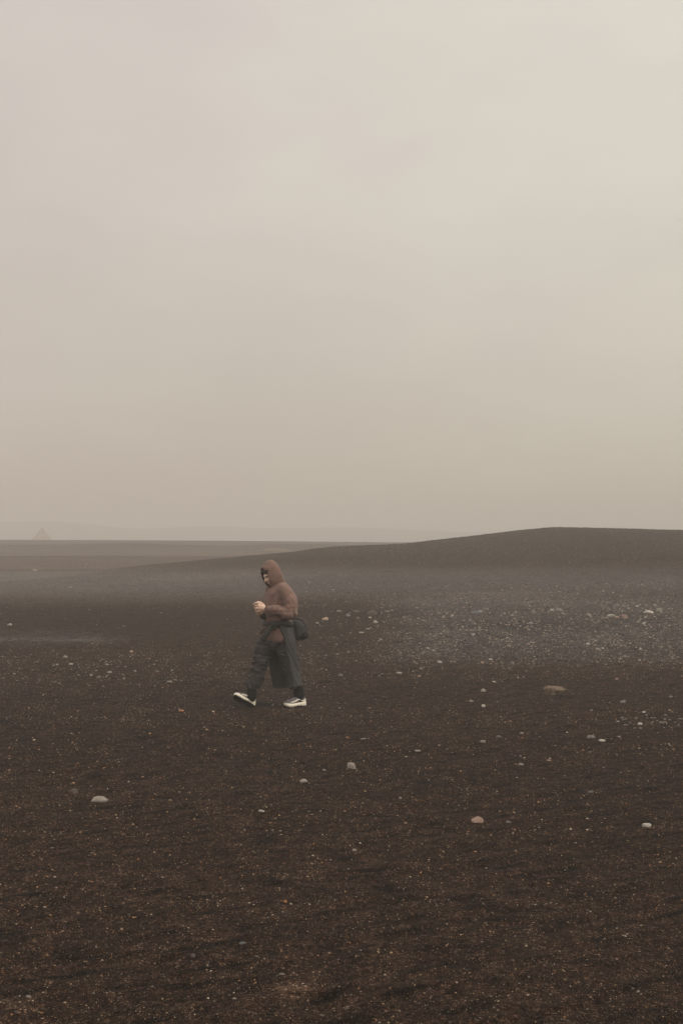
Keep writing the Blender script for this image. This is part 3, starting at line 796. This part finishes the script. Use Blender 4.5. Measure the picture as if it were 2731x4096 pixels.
# near hand: back of the hand to us, index reaching forward, the others curled
def hand(wr, kn, fingers, thumb):
    mid = sum(kn) / 4; pal = MB
    ax = kn[0] - kn[3]; ax = ax / np.linalg.norm(ax)
    d = mid - wr; d /= np.linalg.norm(d); nrm = np.cross(ax, d)
    body.loft([(wr - d * .02, ax * .026, nrm * .021), (wr, ax * .027, nrm * .021), (wr * .5 + mid * .5, ax * .036, nrm * .019), (mid, ax * .037, nrm * .014), (mid + d * .006, ax * .030, nrm * .009)], 20, 4)
    for k0, pts in zip(kn, fingers):
        body.tube([k0 - d * .012, k0] + pts, [.0086, .0088] + [.0080, .0073, .0062][:len(pts)], 12, 4)
    body.tube(thumb, [.014, .012, .0105, .0085], 12, 4)
hand(WRN, [U(1037, 2410, -.178), U(1032, 2419, -.190), U(1034, 2430, -.190), U(1039, 2440, -.178)],
     [[U(1026, 2409, -.180), U(1018, 2412, -.170), U(1011.5, 2416, -.160)],
      [U(1021, 2421, -.175), U(1017, 2428, -.150), U(1025, 2433, -.130)],
      [U(1023, 2434, -.175), U(1021, 2441, -.150), U(1028, 2444, -.130)],
      [U(1030, 2446, -.165), U(1028, 2452, -.145), U(1035, 2453, -.130)]],
     [U(1056, 2420, -.142), U(1045, 2410, -.128), U(1033, 2406, -.122), U(1022, 2410, -.122)])
hand(WRF, [U(1034, 2440, -.10), U(1033, 2446, -.085), U(1034, 2451, -.07), U(1037, 2455, -.055)],
     [[U(1027, 2432, -.112), U(1024, 2424, -.12), U(1021, 2418, -.125)],
      [U(1024, 2441, -.105), U(1022, 2434, -.118), U(1026, 2429, -.125)],
      [U(1025, 2447, -.09), U(1023, 2441, -.105), U(1028, 2437, -.11)],
      [U(1029, 2452, -.072), U(1027, 2447, -.088), U(1032, 2443, -.092)]],
     [U(1047, 2452, -.085), U(1040, 2442, -.105), U(1032, 2431, -.115), U(1024, 2421, -.118)])
person = link('person', body.mesh('person', .0027, 1), SKIN)
person.location = (PX0, PY0, GZ - .011)
setp(person, 'walking person in a brown hooded top and charcoal trousers, head bowed over their hands', 'person')

# --- hair and face
h = MB(); V = []; Fc = []
na, nb = 40, 14
for i in range(nb + 1):
    for k in range(na):
        th = 2 * math.pi * k / na; 
        phm = math.radians(60 if math.sin(th) > .3 else 100)
        ph = phm * i / nb
        x, y, z = math.sin(ph) * math.cos(th), math.sin(ph) * math.sin(th), math.cos(ph)
        p = head_pt(x, y, z); o_ = p - HC
        V.append(HC + o_ * (1.085 + .03 * mnoise.noise(Vector((x * 9, y * 9, z * 3)))))
for i in range(nb):
    for k in range(na): Fc.append((i * na + k, i * na + (k + 1) % na, (i + 1) * na + (k + 1) % na, (i + 1) * na + k))
h.add(V, Fc)
for k in range(34):                                      # fringe locks falling on the forehead
    x = -.62 + 1.24 * k / 33 + random.uniform(-.02, .02)
    a0 = head_pt(x * .9, .62, .78); a1 = head_pt(x, .76, .64); a2 = head_pt(x * 1.02 - .05, .85, random.uniform(.46, .56))
    out = lambda p, s: HC + (p - HC) * s
    h.tube([out(a0, 1.08), out(a1, 1.12), out(a2, 1.09)], [.008, .008, .0035], 7, 3)
link('hair', h.mesh('hair'), HAIR, person)
for s in (1, -1):
    e = MB(); c0 = head_pt(.40 * s, .86, .05)
    e.ball(c0 - hf * .004, hr * .014, hf * .008, hu * .0055, 10); link('eye', e.mesh('eye'), EYE, person)
    e = MB(); q = [head_pt(x_ * s, math.sqrt(max(.05, 1 - x_ * x_ - .05)), z_) for x_, z_ in ((.17, .21), (.38, .25), (.60, .20))]
    e.tube([p_ + hf * .001 for p_ in q], [.0045, .0055, .003], 8, 4); link('eyebrow', e.mesh('eyebrow'), HAIR, person)

# --- hooded top
hd = MB()
hd.loft([ring(1113, 2562, -.01, .175, .135), ring(1113, 2545, -.01, .19, .145), ring(1114, 2505, 0, .178, .14), ring(1115, 2478, 0, .185, .145), ring(1114, 2450, 0, .200, .148),
         ring(1113, 2415, 0, .212, .152), ring(1114, 2380, 0, .208, .142), ring(1118, 2358, 0, .190, .125), ring(1118, 2340, .0, .125, .10), ring(1114, 2325, 0, .085, .085)], 36)
hd.tube([U(1131, 2352, -.13), SHN + np.array([.005, 0, -.02]), U(1161, 2405, -.235), ELN + np.array([-.005, 0, .0]), U(1155, 2452, -.27), U(1125, 2441, -.25), U(1095, 2437, -.21), U(1075, 2434, -.18)],
        [.072, .080, .077, .066, .060, .058, .051, .043], 22, 5)
hd.tube([U(1092, 2352, .12), SHF, U(1082, 2410, .21), ELF, U(1072, 2464, .09), U(1058, 2461, -.01)], [.07, .085, .082, .074, .060, .045], 20, 5)
def wr_top(p):
    px = p.x; d = .006 * W(p, 9, 9, 5, 3) + .0035 * W(p, 22, 22, 14, 8)
    # folds in the sleeve at the elbow and under the arm
    e = math.exp(-((p - Vector(ELN)).length / .16) ** 2)
    d += .017 * e * fold(p, 20, 8, 12, 5) - .004
    b_ = math.exp(-((p.z - 1.10) / .09) ** 2)
    d += .011 * b_ * fold(p, 6, 6, 24, 17)
    d += .011 * math.exp(-((p.z - 1.32) / .16) ** 2) * fold(Vector((p.x - .5 * p.z, p.y, p.z + .4 * p.x)), 11, 5, 5, 29)
    return d
top = link('hooded_top', hd.mesh('hooded_top', .0055, 2, wr_top), BROWN, person)
for q, rr_ in (([U(1080, 2435, -.185), U(1066, 2432, -.166)], .040), ([U(1062, 2462, -.01), U(1048, 2459, -.05)], .041)):
    c_ = MB(); q = [np.asarray(x) for x in q]; m_ = (q[0] + q[1]) / 2
    c_.tube([q[0], m_, q[1]], [rr_, rr_ * .96, rr_ * .86], 24, 5); link('cuff', c_.mesh('cuff'), RIB, top)
# hood: a cloth shell open at the face
def hring(cx, cy, y, tx, ty, bx, by, hl, extra=None):
    c_ = U(cx, cy, y); t_ = U(tx, ty, y); b_ = U(bx, by, y)
    return ((t_ + b_) / 2, (t_ - b_) / 2, LT * hl + (extra if extra is not None else 0))
V = []; Fc = []
HS = [hring(0, 0, -.03, 1048, 2271, 1074, 2346, .090), hring(0, 0, -.024, 1056, 2257, 1080, 2351, .104), hring(0, 0, -.012, 1079, 2239.5, 1094, 2354, .112),
      hring(0, 0, .008, 1102, 2252, 1109, 2356, .112), hring(0, 0, .025, 1117, 2285, 1122, 2352, .094), hring(0, 0, .035, 1128, 2308, 1131, 2348, .066), hring(0, 0, .04, 1136, 2320, 1136, 2342, .03)]
S = catmull(np.array([np.concatenate(s) for s in HS]), 6); seg = 48
for i, s in enumerate(S):
    for k in range(seg):
        th = 2 * math.pi * k / seg; cc, ss = math.cos(th), math.sin(th)
        peak = 1 + (.05 * max(cc, 0) ** 6)
        V.append(s[:3] + s[3:6] * cc * peak + s[6:9] * math.copysign(abs(ss) ** .92, ss))
for i in range(len(S) - 1):
    for k in range(seg): Fc.append((i * seg + k, i * seg + (k + 1) % seg, (i + 1) * seg + (k + 1) % seg, (i + 1) * seg + k))
V.append(S[-1][:3]); j = len(V) - 1; b0 = (len(S) - 1) * seg
Fc += [(j, b0 + k, b0 + (k + 1) % seg) for k in range(seg)]
vv = np.array(V); nrm_t = np.cross(vv[Fc[200][1]] - vv[Fc[200][0]], vv[Fc[200][2]] - vv[Fc[200][0]])
if np.dot(nrm_t, vv[Fc[200][0]] - S[len(S) // 3][:3]) < 0: Fc = [q[::-1] for q in Fc]
hm = MB().add(V, Fc).mesh('hood', disp=lambda p: .004 * W(p, 14, 14, 14, 2) + .005 * fold(p, 9, 5, 16, 6) - .002)
hood = link('hood', hm, BROWN, top)
so = hood.modifiers.new('thick', 'SOLIDIFY'); so.thickness = .011; so.offset = -1; so.use_rim = True
hm.materials.append(INNER); so.material_offset = 1; so.material_offset_rim = 0

# --- trousers
def lring(cx, cy, y, ax, ay, hd_):                      # ring with an image-plane half axis in photo pixels
    A = np.array([ax * M_, 0, -ay * M_]); return (U(cx, cy, y), A, np.array([.25 * hd_, hd_ * .97, 0]))
tr = MB()
tr.loft([ring(1116, 2478, 0, .155, .125), ring(1114, 2520, 0, .175, .14), ring(1113, 2560, 0, .18, .14), ring(1112, 2585, 0, .15, .11), ring(1112, 2600, 0, .08, .06)], 32)
tr.loft([lring(1098, 2535, .05, 36, 6, .10), lring(1070, 2572, .03, 36, 12, .105), lring(1057, 2607, .0, 33, 9, .10), lring(1044, 2645, -.03, 29, 5, .09), lring(1036, 2675, -.035, 29, 5, .088),
         lring(1030, 2702, -.04, 32, 8, .092), lring(1017, 2728, -.045, 30, 11, .094), lring(1003, 2748, -.045, 27, 14, .09)], 32)
tr.loft([lring(1134, 2535, -.06, 36, -2, .10), lring(1143, 2580, -.06, 36, -6, .105), lring(1154, 2630, -.04, 33, -6, .10), lring(1166, 2680, -.01, 31, -6, .095), lring(1177, 2725, .01, 30, -6, .09), lring(1184, 2755, .02, 28, -4, .085)], 32)
KF = Vector(KNF)
def wr_tr(p):
    d = .006 * W(p, 8, 8, 6, 11)
    q_ = W(p, 5, 5, 3.5, 41)
    s = Vector((p.x + .35 * p.z, p.y, p.z - .1 * p.x + .05 * q_ + .12 * p.y))
    k1 = math.exp(-((p.z - .50) / .13) ** 2); k2 = math.exp(-((p.z - .70) / .14) ** 2)
    d += (.034 + .026 * q_) * k1 * fold(s, 8, 6, 21, 3) + (.027 + .026 * q_) * k2 * fold(s, 7, 7, 15, 9) + .010 * fold(s, 13, 12, 7, 21) - .017
    return d
trousers = link('trousers', tr.mesh('trousers', .0065, 3, wr_tr), PANTS, person)

# --- jacket tied round the waist: an open skirt of cloth, knot and sleeves
rows = [  # row, near-front edge, back edge, far-front edge (photo columns) for a given photo row of each
 ((1088, 2488), (1160, 2484), (1079, 2490)),
 ((1098, 2515), (1178, 2510), (1079, 2520)),
 ((1117, 2545), (1187, 2548), (1080, 2560)),
 ((1127, 2590), (1192, 2600), (1078, 2610)),
 ((1138, 2645), (1199, 2655), (1075, 2658)),
 ((1148, 2695), (1206, 2705), (1082, 2704)),
 ((1155, 2748), (1213, 2738), (1091, 2748)),
]
V = []; Fc = []; nu = 60
RW = catmull(np.array([np.array(r_).ravel() for r_ in rows], float), 9)
for r_i, r_ in enumerate(RW):
    v_ = r_i / (len(RW) - 1)
    ne, bk, fe = (r_[0], r_[1]), (r_[2], r_[3]), (r_[4], r_[5])
    ctrl = [U(ne[0], ne[1], -.135 - .05 * v_ + .03 * math.sin(v_ * 3)), U(ne[0] * .62 + bk[0] * .38, ne[1] * .6 + bk[1] * .4 + 2, -.205 - .02 * v_),
            U(ne[0] * .15 + bk[0] * .85, bk[1] + 2, -.15 + .02 * v_), U(bk[0] + 1, bk[1], .0 + .02 * v_), U(bk[0] - 22, bk[1] + 1, .13), U(bk[0] * .4 + fe[0] * .6, fe[1], .185 - .02 * v_), U(fe[0], fe[1], .155 - .03 * v_)]
    cc_ = catmull(np.array(ctrl), 10)
    for p_ in cc_:
        V.append(p_)
nc = len(cc_)
for i in range(len(RW) - 1):
    for k in range(nc - 1): Fc.append((i * nc + k, i * nc + k + 1, (i + 1) * nc + k + 1, (i + 1) * nc + k))
def wr_j(p):
    s = Vector((p.x - .45 * (1.0 - p.z), p.y, p.z))
    low = max(0, min(1, (1.0 - p.z) / .6))
    d = .019 * (1 - .3 * low) * fold(s, 13, 5, 2.2, 4) + .010 * W(p, 7, 7, 4, 14) + .006 * fold(s, 26, 9, 7, 40)
    d += .010 * math.exp(-((p.z - .93) / .10) ** 2) * fold(Vector((p.x + .8 * p.z, p.y, p.z)), 12, 5, 6, 33)
    d += .026 * math.exp(-((p.x - (.16 + .55 * (.80 - p.z))) / .016) ** 2) * (1 if .42 < p.z < .80 and p.y < -.05 else 0)
    return d
jm = MB().add(V, Fc).mesh('tied_jacket', disp=wr_j)
jacket = link('tied_jacket', jm, GREY, person)
so = jacket.modifiers.new('thick', 'SOLIDIFY'); so.thickness = .008; so.offset = 0
sv = jacket.modifiers.new('sub', 'SUBSURF'); sv.levels = 1; sv.render_levels = 1
bd = MB()                                                # waistband: rolled cloth once round
loopp = []
for k in range(25):
    a = 2 * math.pi * k / 24
    c_ = U(1116, 2492, 0) + LT * .192 * math.cos(a) + FW * .158 * math.sin(a) + UP * (.012 * math.cos(a) + .006 * math.sin(3 * a))
    loopp.append(c_)
bd.tube(loopp, [.024 + .004 * math.sin(5 * k) for k in range(25)], 12, 4)
link('waistband', bd.mesh('waistband', .006, 2, lambda p: .005 * fold(p, 8, 8, 30, 3)), GREY, jacket)
kn = MB()
kn.ball(U(1093, 2495, -.175), np.array([.034, -.01, 0]), np.array([.01, .03, 0]), np.array([.0, 0, .036]), 12)
kn.tube([U(1079, 2489, -.15), U(1092, 2489, -.20), U(1101, 2502, -.19), U(1092, 2510, -.175)], [.018, .022, .02, .015], 12, 4)
kn.tube([U(1108, 2486, -.19), U(1096, 2494, -.215), U(1086, 2503, -.18)], [.018, .02, .015], 12, 4)
link('knot', kn.mesh('knot', .005, 2, lambda p: .005 * fold(p, 26, 12, 26, 3)), GREY, jacket)
sl = MB(); sl.tube([U(1090, 2500, -.18), U(1077, 2514, -.185), U(1065, 2532, -.19), U(1053, 2552, -.185)], [.017, .026, .033, .036], 16, 5, .6)
link('sleeve', sl.mesh('sleeve', .005, 2, lambda p: .007 * fold(Vector((p.x + p.z, p.y, p.z - p.x)), 20, 8, 5, 3)), GREY, jacket)
sl = MB(); sl.tube([U(1092, 2500, -.17), U(1073, 2508, -.165), U(1056, 2518, -.15), U(1045, 2530, -.14)], [.014, .02, .022, .017], 14, 5, .55)
o = link('sleeve', sl.mesh('sleeve', .005, 2, lambda p: .006 * fold(Vector((p.x + p.z, p.y, p.z - p.x)), 24, 8, 6, 8)), cloth('tan_lining', (.10, .055, .035), None, 200, .3), jacket)
o['label'] = 'tan lined sleeve end of the tied jacket'

# --- socks
for pts, rad in (([U(1012, 2733, -.045), U(1008, 2760, -.05), ANF + np.array([0, 0, -.005]), U(1008, 2793, -.05)], [.055, .056, .05, .042]),
                 ([U(1190, 2740, .02), U(1194, 2768, .025), U(1199, 2787, .03), U(1204, 2803, .035)], [.056, .062, .06, .042])):
    s_ = MB(); s_.tube(pts, rad, 20, 5); link('sock', s_.mesh('sock', .005, 2, lambda p: .007 * fold(p, 6, 6, 38, 3)), BLACK, person)

# --- shoes
def shoe(heel, toe, up_hint):
    heel = np.asarray(heel, float); toe = np.asarray(toe, float)
    L = toe - heel; n_ = np.linalg.norm(L); l = L / n_
    w = np.cross(up_hint, l); w /= np.linalg.norm(w); u = np.cross(l, w); u = u if u[2] > 0 else -u
    def pt(t, a, b_): return heel + l * (t * n_) + w * a + u * b_
    T = [0, .04, .15, .32, .5, .66, .8, .91, .97, 1.0]
    HWm = [.024, .037, .044, .043, .044, .051, .053, .045, .030, .013]
    bot = [.014, .004, .003, .010, .008, .001, .002, .010, .020, .028]
    mid_t = [.066, .074, .070, .060, .054, .053, .056, .062, .066, .064]
    root = MB()
    st = []                                              # midsole slab, flared at the heel, scalloped side
    for t, hw_, b0_, m0 in zip(T, HWm, bot, mid_t):
        st.append((pt(t, 0, (b0_ + m0) / 2 + .006), w * hw_ * 1.06, u * (m0 - b0_ - .010) / 2))
    root.loft(st, 32, 5, power=.5)
    sole_m = root.mesh('midsole', .004, 1, lambda p: .0032 * math.sin(np.dot(np.array(p) - heel, l) * 150) * (1 if np.dot(np.array(p) - heel, u) < .03 else .3))
    os_ = MB(); os_.loft([(pt(t, 0, b0_ + .005), w * hw_ * 1.02, u * .006) for t, hw_, b0_ in zip(T, HWm, bot)], 28, 4, power=.5)
    up = MB()
    hts = [.098, .124, .128, .130, .122, .106, .090, .080, .074, .070]
    up.loft([(pt(t, 0, (m0 - .008 + h_) / 2), w * hw_ * (.92 if h_ < .09 else .80), u * (h_ - m0 + .008) / 2) for t, hw_, m0, h_ in zip(T, HWm, mid_t, hts)], 28, 5, power=.8)
    um = up.mesh('upper', .004, 2)
    shoe_o = link('shoe', um, MESHM, person)
    link('midsole', sole_m, SOLE, shoe_o)
    link('outsole', os_.mesh('outsole'), RUBBER, shoe_o)
    for s in (1, -1):                                    # pale side overlays sweeping from heel to toe
        ov = MB(); q = [pt(.05, s * .033, .088), pt(.20, s * .040, .080), pt(.36, s * .038, .098), pt(.54, s * .042, .078), pt(.74, s * .046, .066)]
        ov.tube(q, [.011, .010, .008, .011, .006], 10, 4, .6, axis=w); link('overlay', ov.mesh('overlay'), OVERLAY, shoe_o)
    tg = MB(); tg.ball(pt(.005, 0, .082), w * .014, l * .006, u * .014, 8); link('heel_tab', tg.mesh('heel_tab'), BLUE, shoe_o)
    for k in range(4):
        lc = MB(); t = .45 + .085 * k; hh = [.104, .096, .086, .078][k]
        lc.tube([pt(t, -.026, hh - .008), pt(t + .01, 0, hh + .002), pt(t, .026, hh - .008)], [.003, .0035, .003], 8, 3); link('lace', lc.mesh('lace'), OVERLAY, shoe_o)
    return shoe_o
hn = U(1221, 2826.5, .045); tn_ = U(1137, 2831, -.07)
hn[2] = .003; tn_[2] = .003
shoe(hn, tn_, UP)
hfr = U(1014, 2828, -.02); hfr[2] = .0
tfr = U(936, 2789, -.17)
shoe(hfr, tfr, np.array([.10, .70, 1.]))

# ------------------------------------------------------------------ the bag hanging from the shoulder
bag = bpy.data.objects.new('shoulder_bag', None); COL.objects.link(bag); bag.location = (PX0, PY0, GZ)
setp(bag, 'soft charcoal grey shoulder bag hanging behind the walker at the hip', 'bag')
bg = MB()
def bring(cx, cy, y, ax, ay, d): return (U(cx, cy, y), np.array([ax * M_, .02, -ay * M_]), np.array([.02, d, 0]))
bg.loft([bring(1181, 2481, .0, 6, 3, .03), bring(1190, 2487, .0, 13, 6, .045), bring(1200, 2502, .0, 20, 8, .065), bring(1207, 2522, .0, 22, 7, 0.066), bring(1208, 2542, .0, 21, 6, 0.070), bring(1203, 2556, .0, 14, 3, 0.058), bring(1202, 2561, 0, 9, 1, .045)], 30, 5, power=.8)
link('bag_body', bg.mesh('bag_body', .006, 3, lambda p: .006 * fold(Vector((p.x + .6 * p.z, p.y, p.z)), 13, 9, 8, 5) + .004 * W(p, 16, 16, 16, 3)), BAGM, bag)
fl_ = MB(); fl_.loft([bring(1224, 2520, -.03, 3, 8, .055), bring(1226, 2536, -.03, 5, 9, .060), bring(1218, 2548, -.03, 9, 7, .062), bring(1206, 2553, -.03, 7, 5, .05)], 20, 4)
link('bag_pocket', fl_.mesh('bag_pocket', .005, 2), cloth('black_canvas', (.016, .015, .016), None, 300, .25), bag)
sp = MB()
sp.tube([U(1204, 2482, -.02), U(1190, 2476, -.08), U(1172, 2476, -.17), U(1150, 2480, -.225), U(1125, 2484, -.235)], [.009, .011, .011, .011, .009], 10, 5, .4)
sp.tube([U(1190, 2478, -.02), U(1206, 2482, -.05), U(1218, 2498, -.07), U(1228, 2520, -.07)], [.008, .009, .009, .006], 10, 5, .5)
link('strap', sp.mesh('strap'), BAGM, bag)

# ------------------------------------------------------------------ birds, far off at the right
BM = cloth('bird_feathers', (.05, .045, .04), None, 20, .1)
def bird(px, py, Y, span, dihedral, lab):
    m = MB(); s = span / 2
    m.tube([(-.0, -.22 * span, 0), (0, 0, 0), (0, .16 * span, .01), (0, .24 * span, .01)], [.012 * span, .055 * span, .04 * span, .03 * span], 10, 3)
    o_ = bpy.data.objects.new('bird', m.mesh('bird')); COL.objects.link(o_); o_.data.materials.append(BM)
    for sg in (1, -1):
        w = MB()
        w.loft([((sg * .03 * span, 0, .01), np.array([0, .10 * span, 0]), np.array([0, 0, .012 * span])),
                ((sg * .5 * s, .05 * span, dihedral * .9 * s), np.array([0, .085 * span, 0]), np.array([0, 0, .010 * span])),
                ((sg * s, -.05 * span, dihedral * .55 * s), np.array([0, .02 * span, 0]), np.array([0, 0, .004 * span]))], 12, 5)
        link('wing', w.mesh('wing'), BM, o_)
    o_.location = ((px - CX) / F * Y, Y, CAMH + (HY - py) / F * Y)
    o_.rotation_euler = (0, math.radians(8), math.radians(25))
    return setp(o_, lab, 'bird', 'birds in the sky')
bird(2710, 882, 420, .78, .75, 'lower left one of the far birds in the pale sky by the right edge')
bird(2722, 876, 420, .82, .35, 'higher far bird in the pale sky, nearer to the right edge')

# ------------------------------------------------------------------ haze
bm = bmesh.new(); bmesh.ops.create_cube(bm, size=1)
me = bpy.data.meshes.new('haze'); bm.to_mesh(me); bm.free()
hz = link('haze', me); TOP, BOT = 12.6, -2.6
hz.scale = (1320, 1320, TOP - BOT); hz.location = (0, 0, (TOP + BOT) / 2)
hmat = bpy.data.materials.new('blowing_dust'); hmat.use_nodes = True; nt = hmat.node_tree
nt.nodes.remove(nt.nodes['Principled BSDF'])
pv = N(nt, 'ShaderNodeVolumePrincipled')
pv.inputs['Color'].default_value = (.835, .80, .755, 1)
HAZE_D = .0047
pv.inputs['Density'].default_value = HAZE_D; pv.inputs['Anisotropy'].default_value = .0
nt.links.new(pv.outputs[0], nt.nodes['Material Output'].inputs['Volume'])
me.materials.append(hmat); setp(hz, kind='stuff')

# ------------------------------------------------------------------ sky and light
SUN_EL, SUN_AZ = math.radians(50), math.radians(118)     # azimuth clockwise from the view direction: behind us to the right
w = bpy.data.worlds.new('World'); SC.world = w; w.use_nodes = True; nt = w.node_tree
bgn = nt.nodes['Background']
sky = N(nt, 'ShaderNodeTexSky', sky_type='NISHITA'); sky.sun_disc = False
sky.sun_elevation = SUN_EL; sky.sun_rotation = SUN_AZ; sky.dust_density = 6; sky.air_density = 1
tc = N(nt, 'ShaderNodeTexCoord'); sepx = N(nt, 'ShaderNodeSeparateXYZ'); nt.links.new(tc.outputs['Generated'], sepx.inputs[0])
zz = sepx.outputs[2]
rmp = N(nt, 'ShaderNodeValToRGB'); cr = rmp.color_ramp; cr.interpolation = 'B_SPLINE'
stops = [(0.0, (.48, .425, .345)), (.05, (.58, .52, .435)), (.12, (.63, .575, .49)), (.26, (.70, .645, .575)), (.42, (.735, .68, .615)), (.62, (.77, .72, .66)), (1.0, (.82, .78, .72))]
while len(cr.elements) < len(stops): cr.elements.new(.5)
for e, (p_, c_) in zip(cr.elements, stops): e.position = p_; e.color = (*c_, 1)
nt.links.new(zz, rmp.inputs[0])
# soft cloud mottling, flattened
mp = N(nt, 'ShaderNodeMapping'); mp.inputs['Scale'].default_value = (1, 1, 2.2); nt.links.new(tc.outputs['Generated'], mp.inputs[0])
cn = noise_n(nt, mp.outputs[0], 2.6, 5, .55)
cn2 = noise_n(nt, mp.outputs[0], 5.2, 3, .5)
side = remap(nt, sepx.outputs[0], -.32, .32, .93, 1.09)
behind = remap(nt, sepx.outputs[1], -.9, .5, 1.45, 1.0)      # unseen sky behind us, brightness added to front-light the walker
mod = mth(nt, 'MULTIPLY', behind, mth(nt, 'MULTIPLY', remap(nt, cn.outputs[0],   .3, .7, .94, 1.06), side))
vm = N(nt, 'ShaderNodeVectorMath', operation='SCALE'); nt.links.new(rmp.outputs[0], vm.inputs[0]); nt.links.new(mod, vm.inputs['Scale'])
tl_ = mixc(nt, remap(nt, mth(nt, 'ADD', sepx.outputs[0], mth(nt, 'MULTIPLY', mth(nt, 'SUBTRACT', cn2.outputs[0], .5), .9)), -.3, .3), (1.0, .968, .985), (.976, .997, .968))
vm2 = N(nt, 'ShaderNodeVectorMath', operation='MULTIPLY'); nt.links.new(vm.outputs[0], vm2.inputs[0]); nt.links.new(tl_, vm2.inputs[1]); vm = vm2
v10 = N(nt, 'ShaderNodeVectorMath', operation='SCALE'); nt.links.new(vm.outputs[0], v10.inputs[0]); v10.inputs['Scale'].default_value = 10.0
cmix = mixc(nt, .94, sky.outputs[0], v10.outputs[0])
nt.links.new(cmix, bgn.inputs['Color']); bgn.inputs['Strength'].default_value = .1
sun = bpy.data.lights.new('sun', 'SUN'); sun.energy = 1.7; sun.angle = math.radians(18); sun.color = (1, .93, .84)
so_ = bpy.data.objects.new('sun', sun); COL.objects.link(so_)
dirv = Vector((math.sin(SUN_AZ) * math.cos(SUN_EL), math.cos(SUN_AZ) * math.cos(SUN_EL), math.sin(SUN_EL)))
so_.rotation_euler = dirv.to_track_quat('Z', 'Y').to_euler(); so_.location = (20, 10, 60)

# ------------------------------------------------------------------ camera and render
cam = bpy.data.cameras.new('camera'); co_ = bpy.data.objects.new('camera', cam); COL.objects.link(co_)
cam.sensor_fit = 'VERTICAL'; cam.sensor_height = 36; cam.sensor_width = 24; cam.lens = 36 * F / 4096
cam.shift_y = (HY - 2048) / 4096
cam.clip_start = .1; cam.clip_end = 3000
co_.location = (0, 0, CAMH); co_.rotation_euler = (math.radians(90), 0, 0)
SC.camera = co_
SC.view_settings.view_transform = 'Standard'; SC.view_settings.look = 'None'
SC.view_settings.exposure = 0; SC.view_settings.gamma = 1
SC.render.engine = 'CYCLES'
cy = SC.cycles
cy.max_bounces = 6; cy.volume_bounces = 2; cy.diffuse_bounces = 3; cy.use_denoising = True; cy.denoiser = 'OPENIMAGEDENOISE'; cy.denoising_input_passes = 'RGB_ALBEDO_NORMAL'; cy.denoising_prefilter = 'ACCURATE'; cy.use_adaptive_sampling = False
cy.transparent_max_bounces = 16
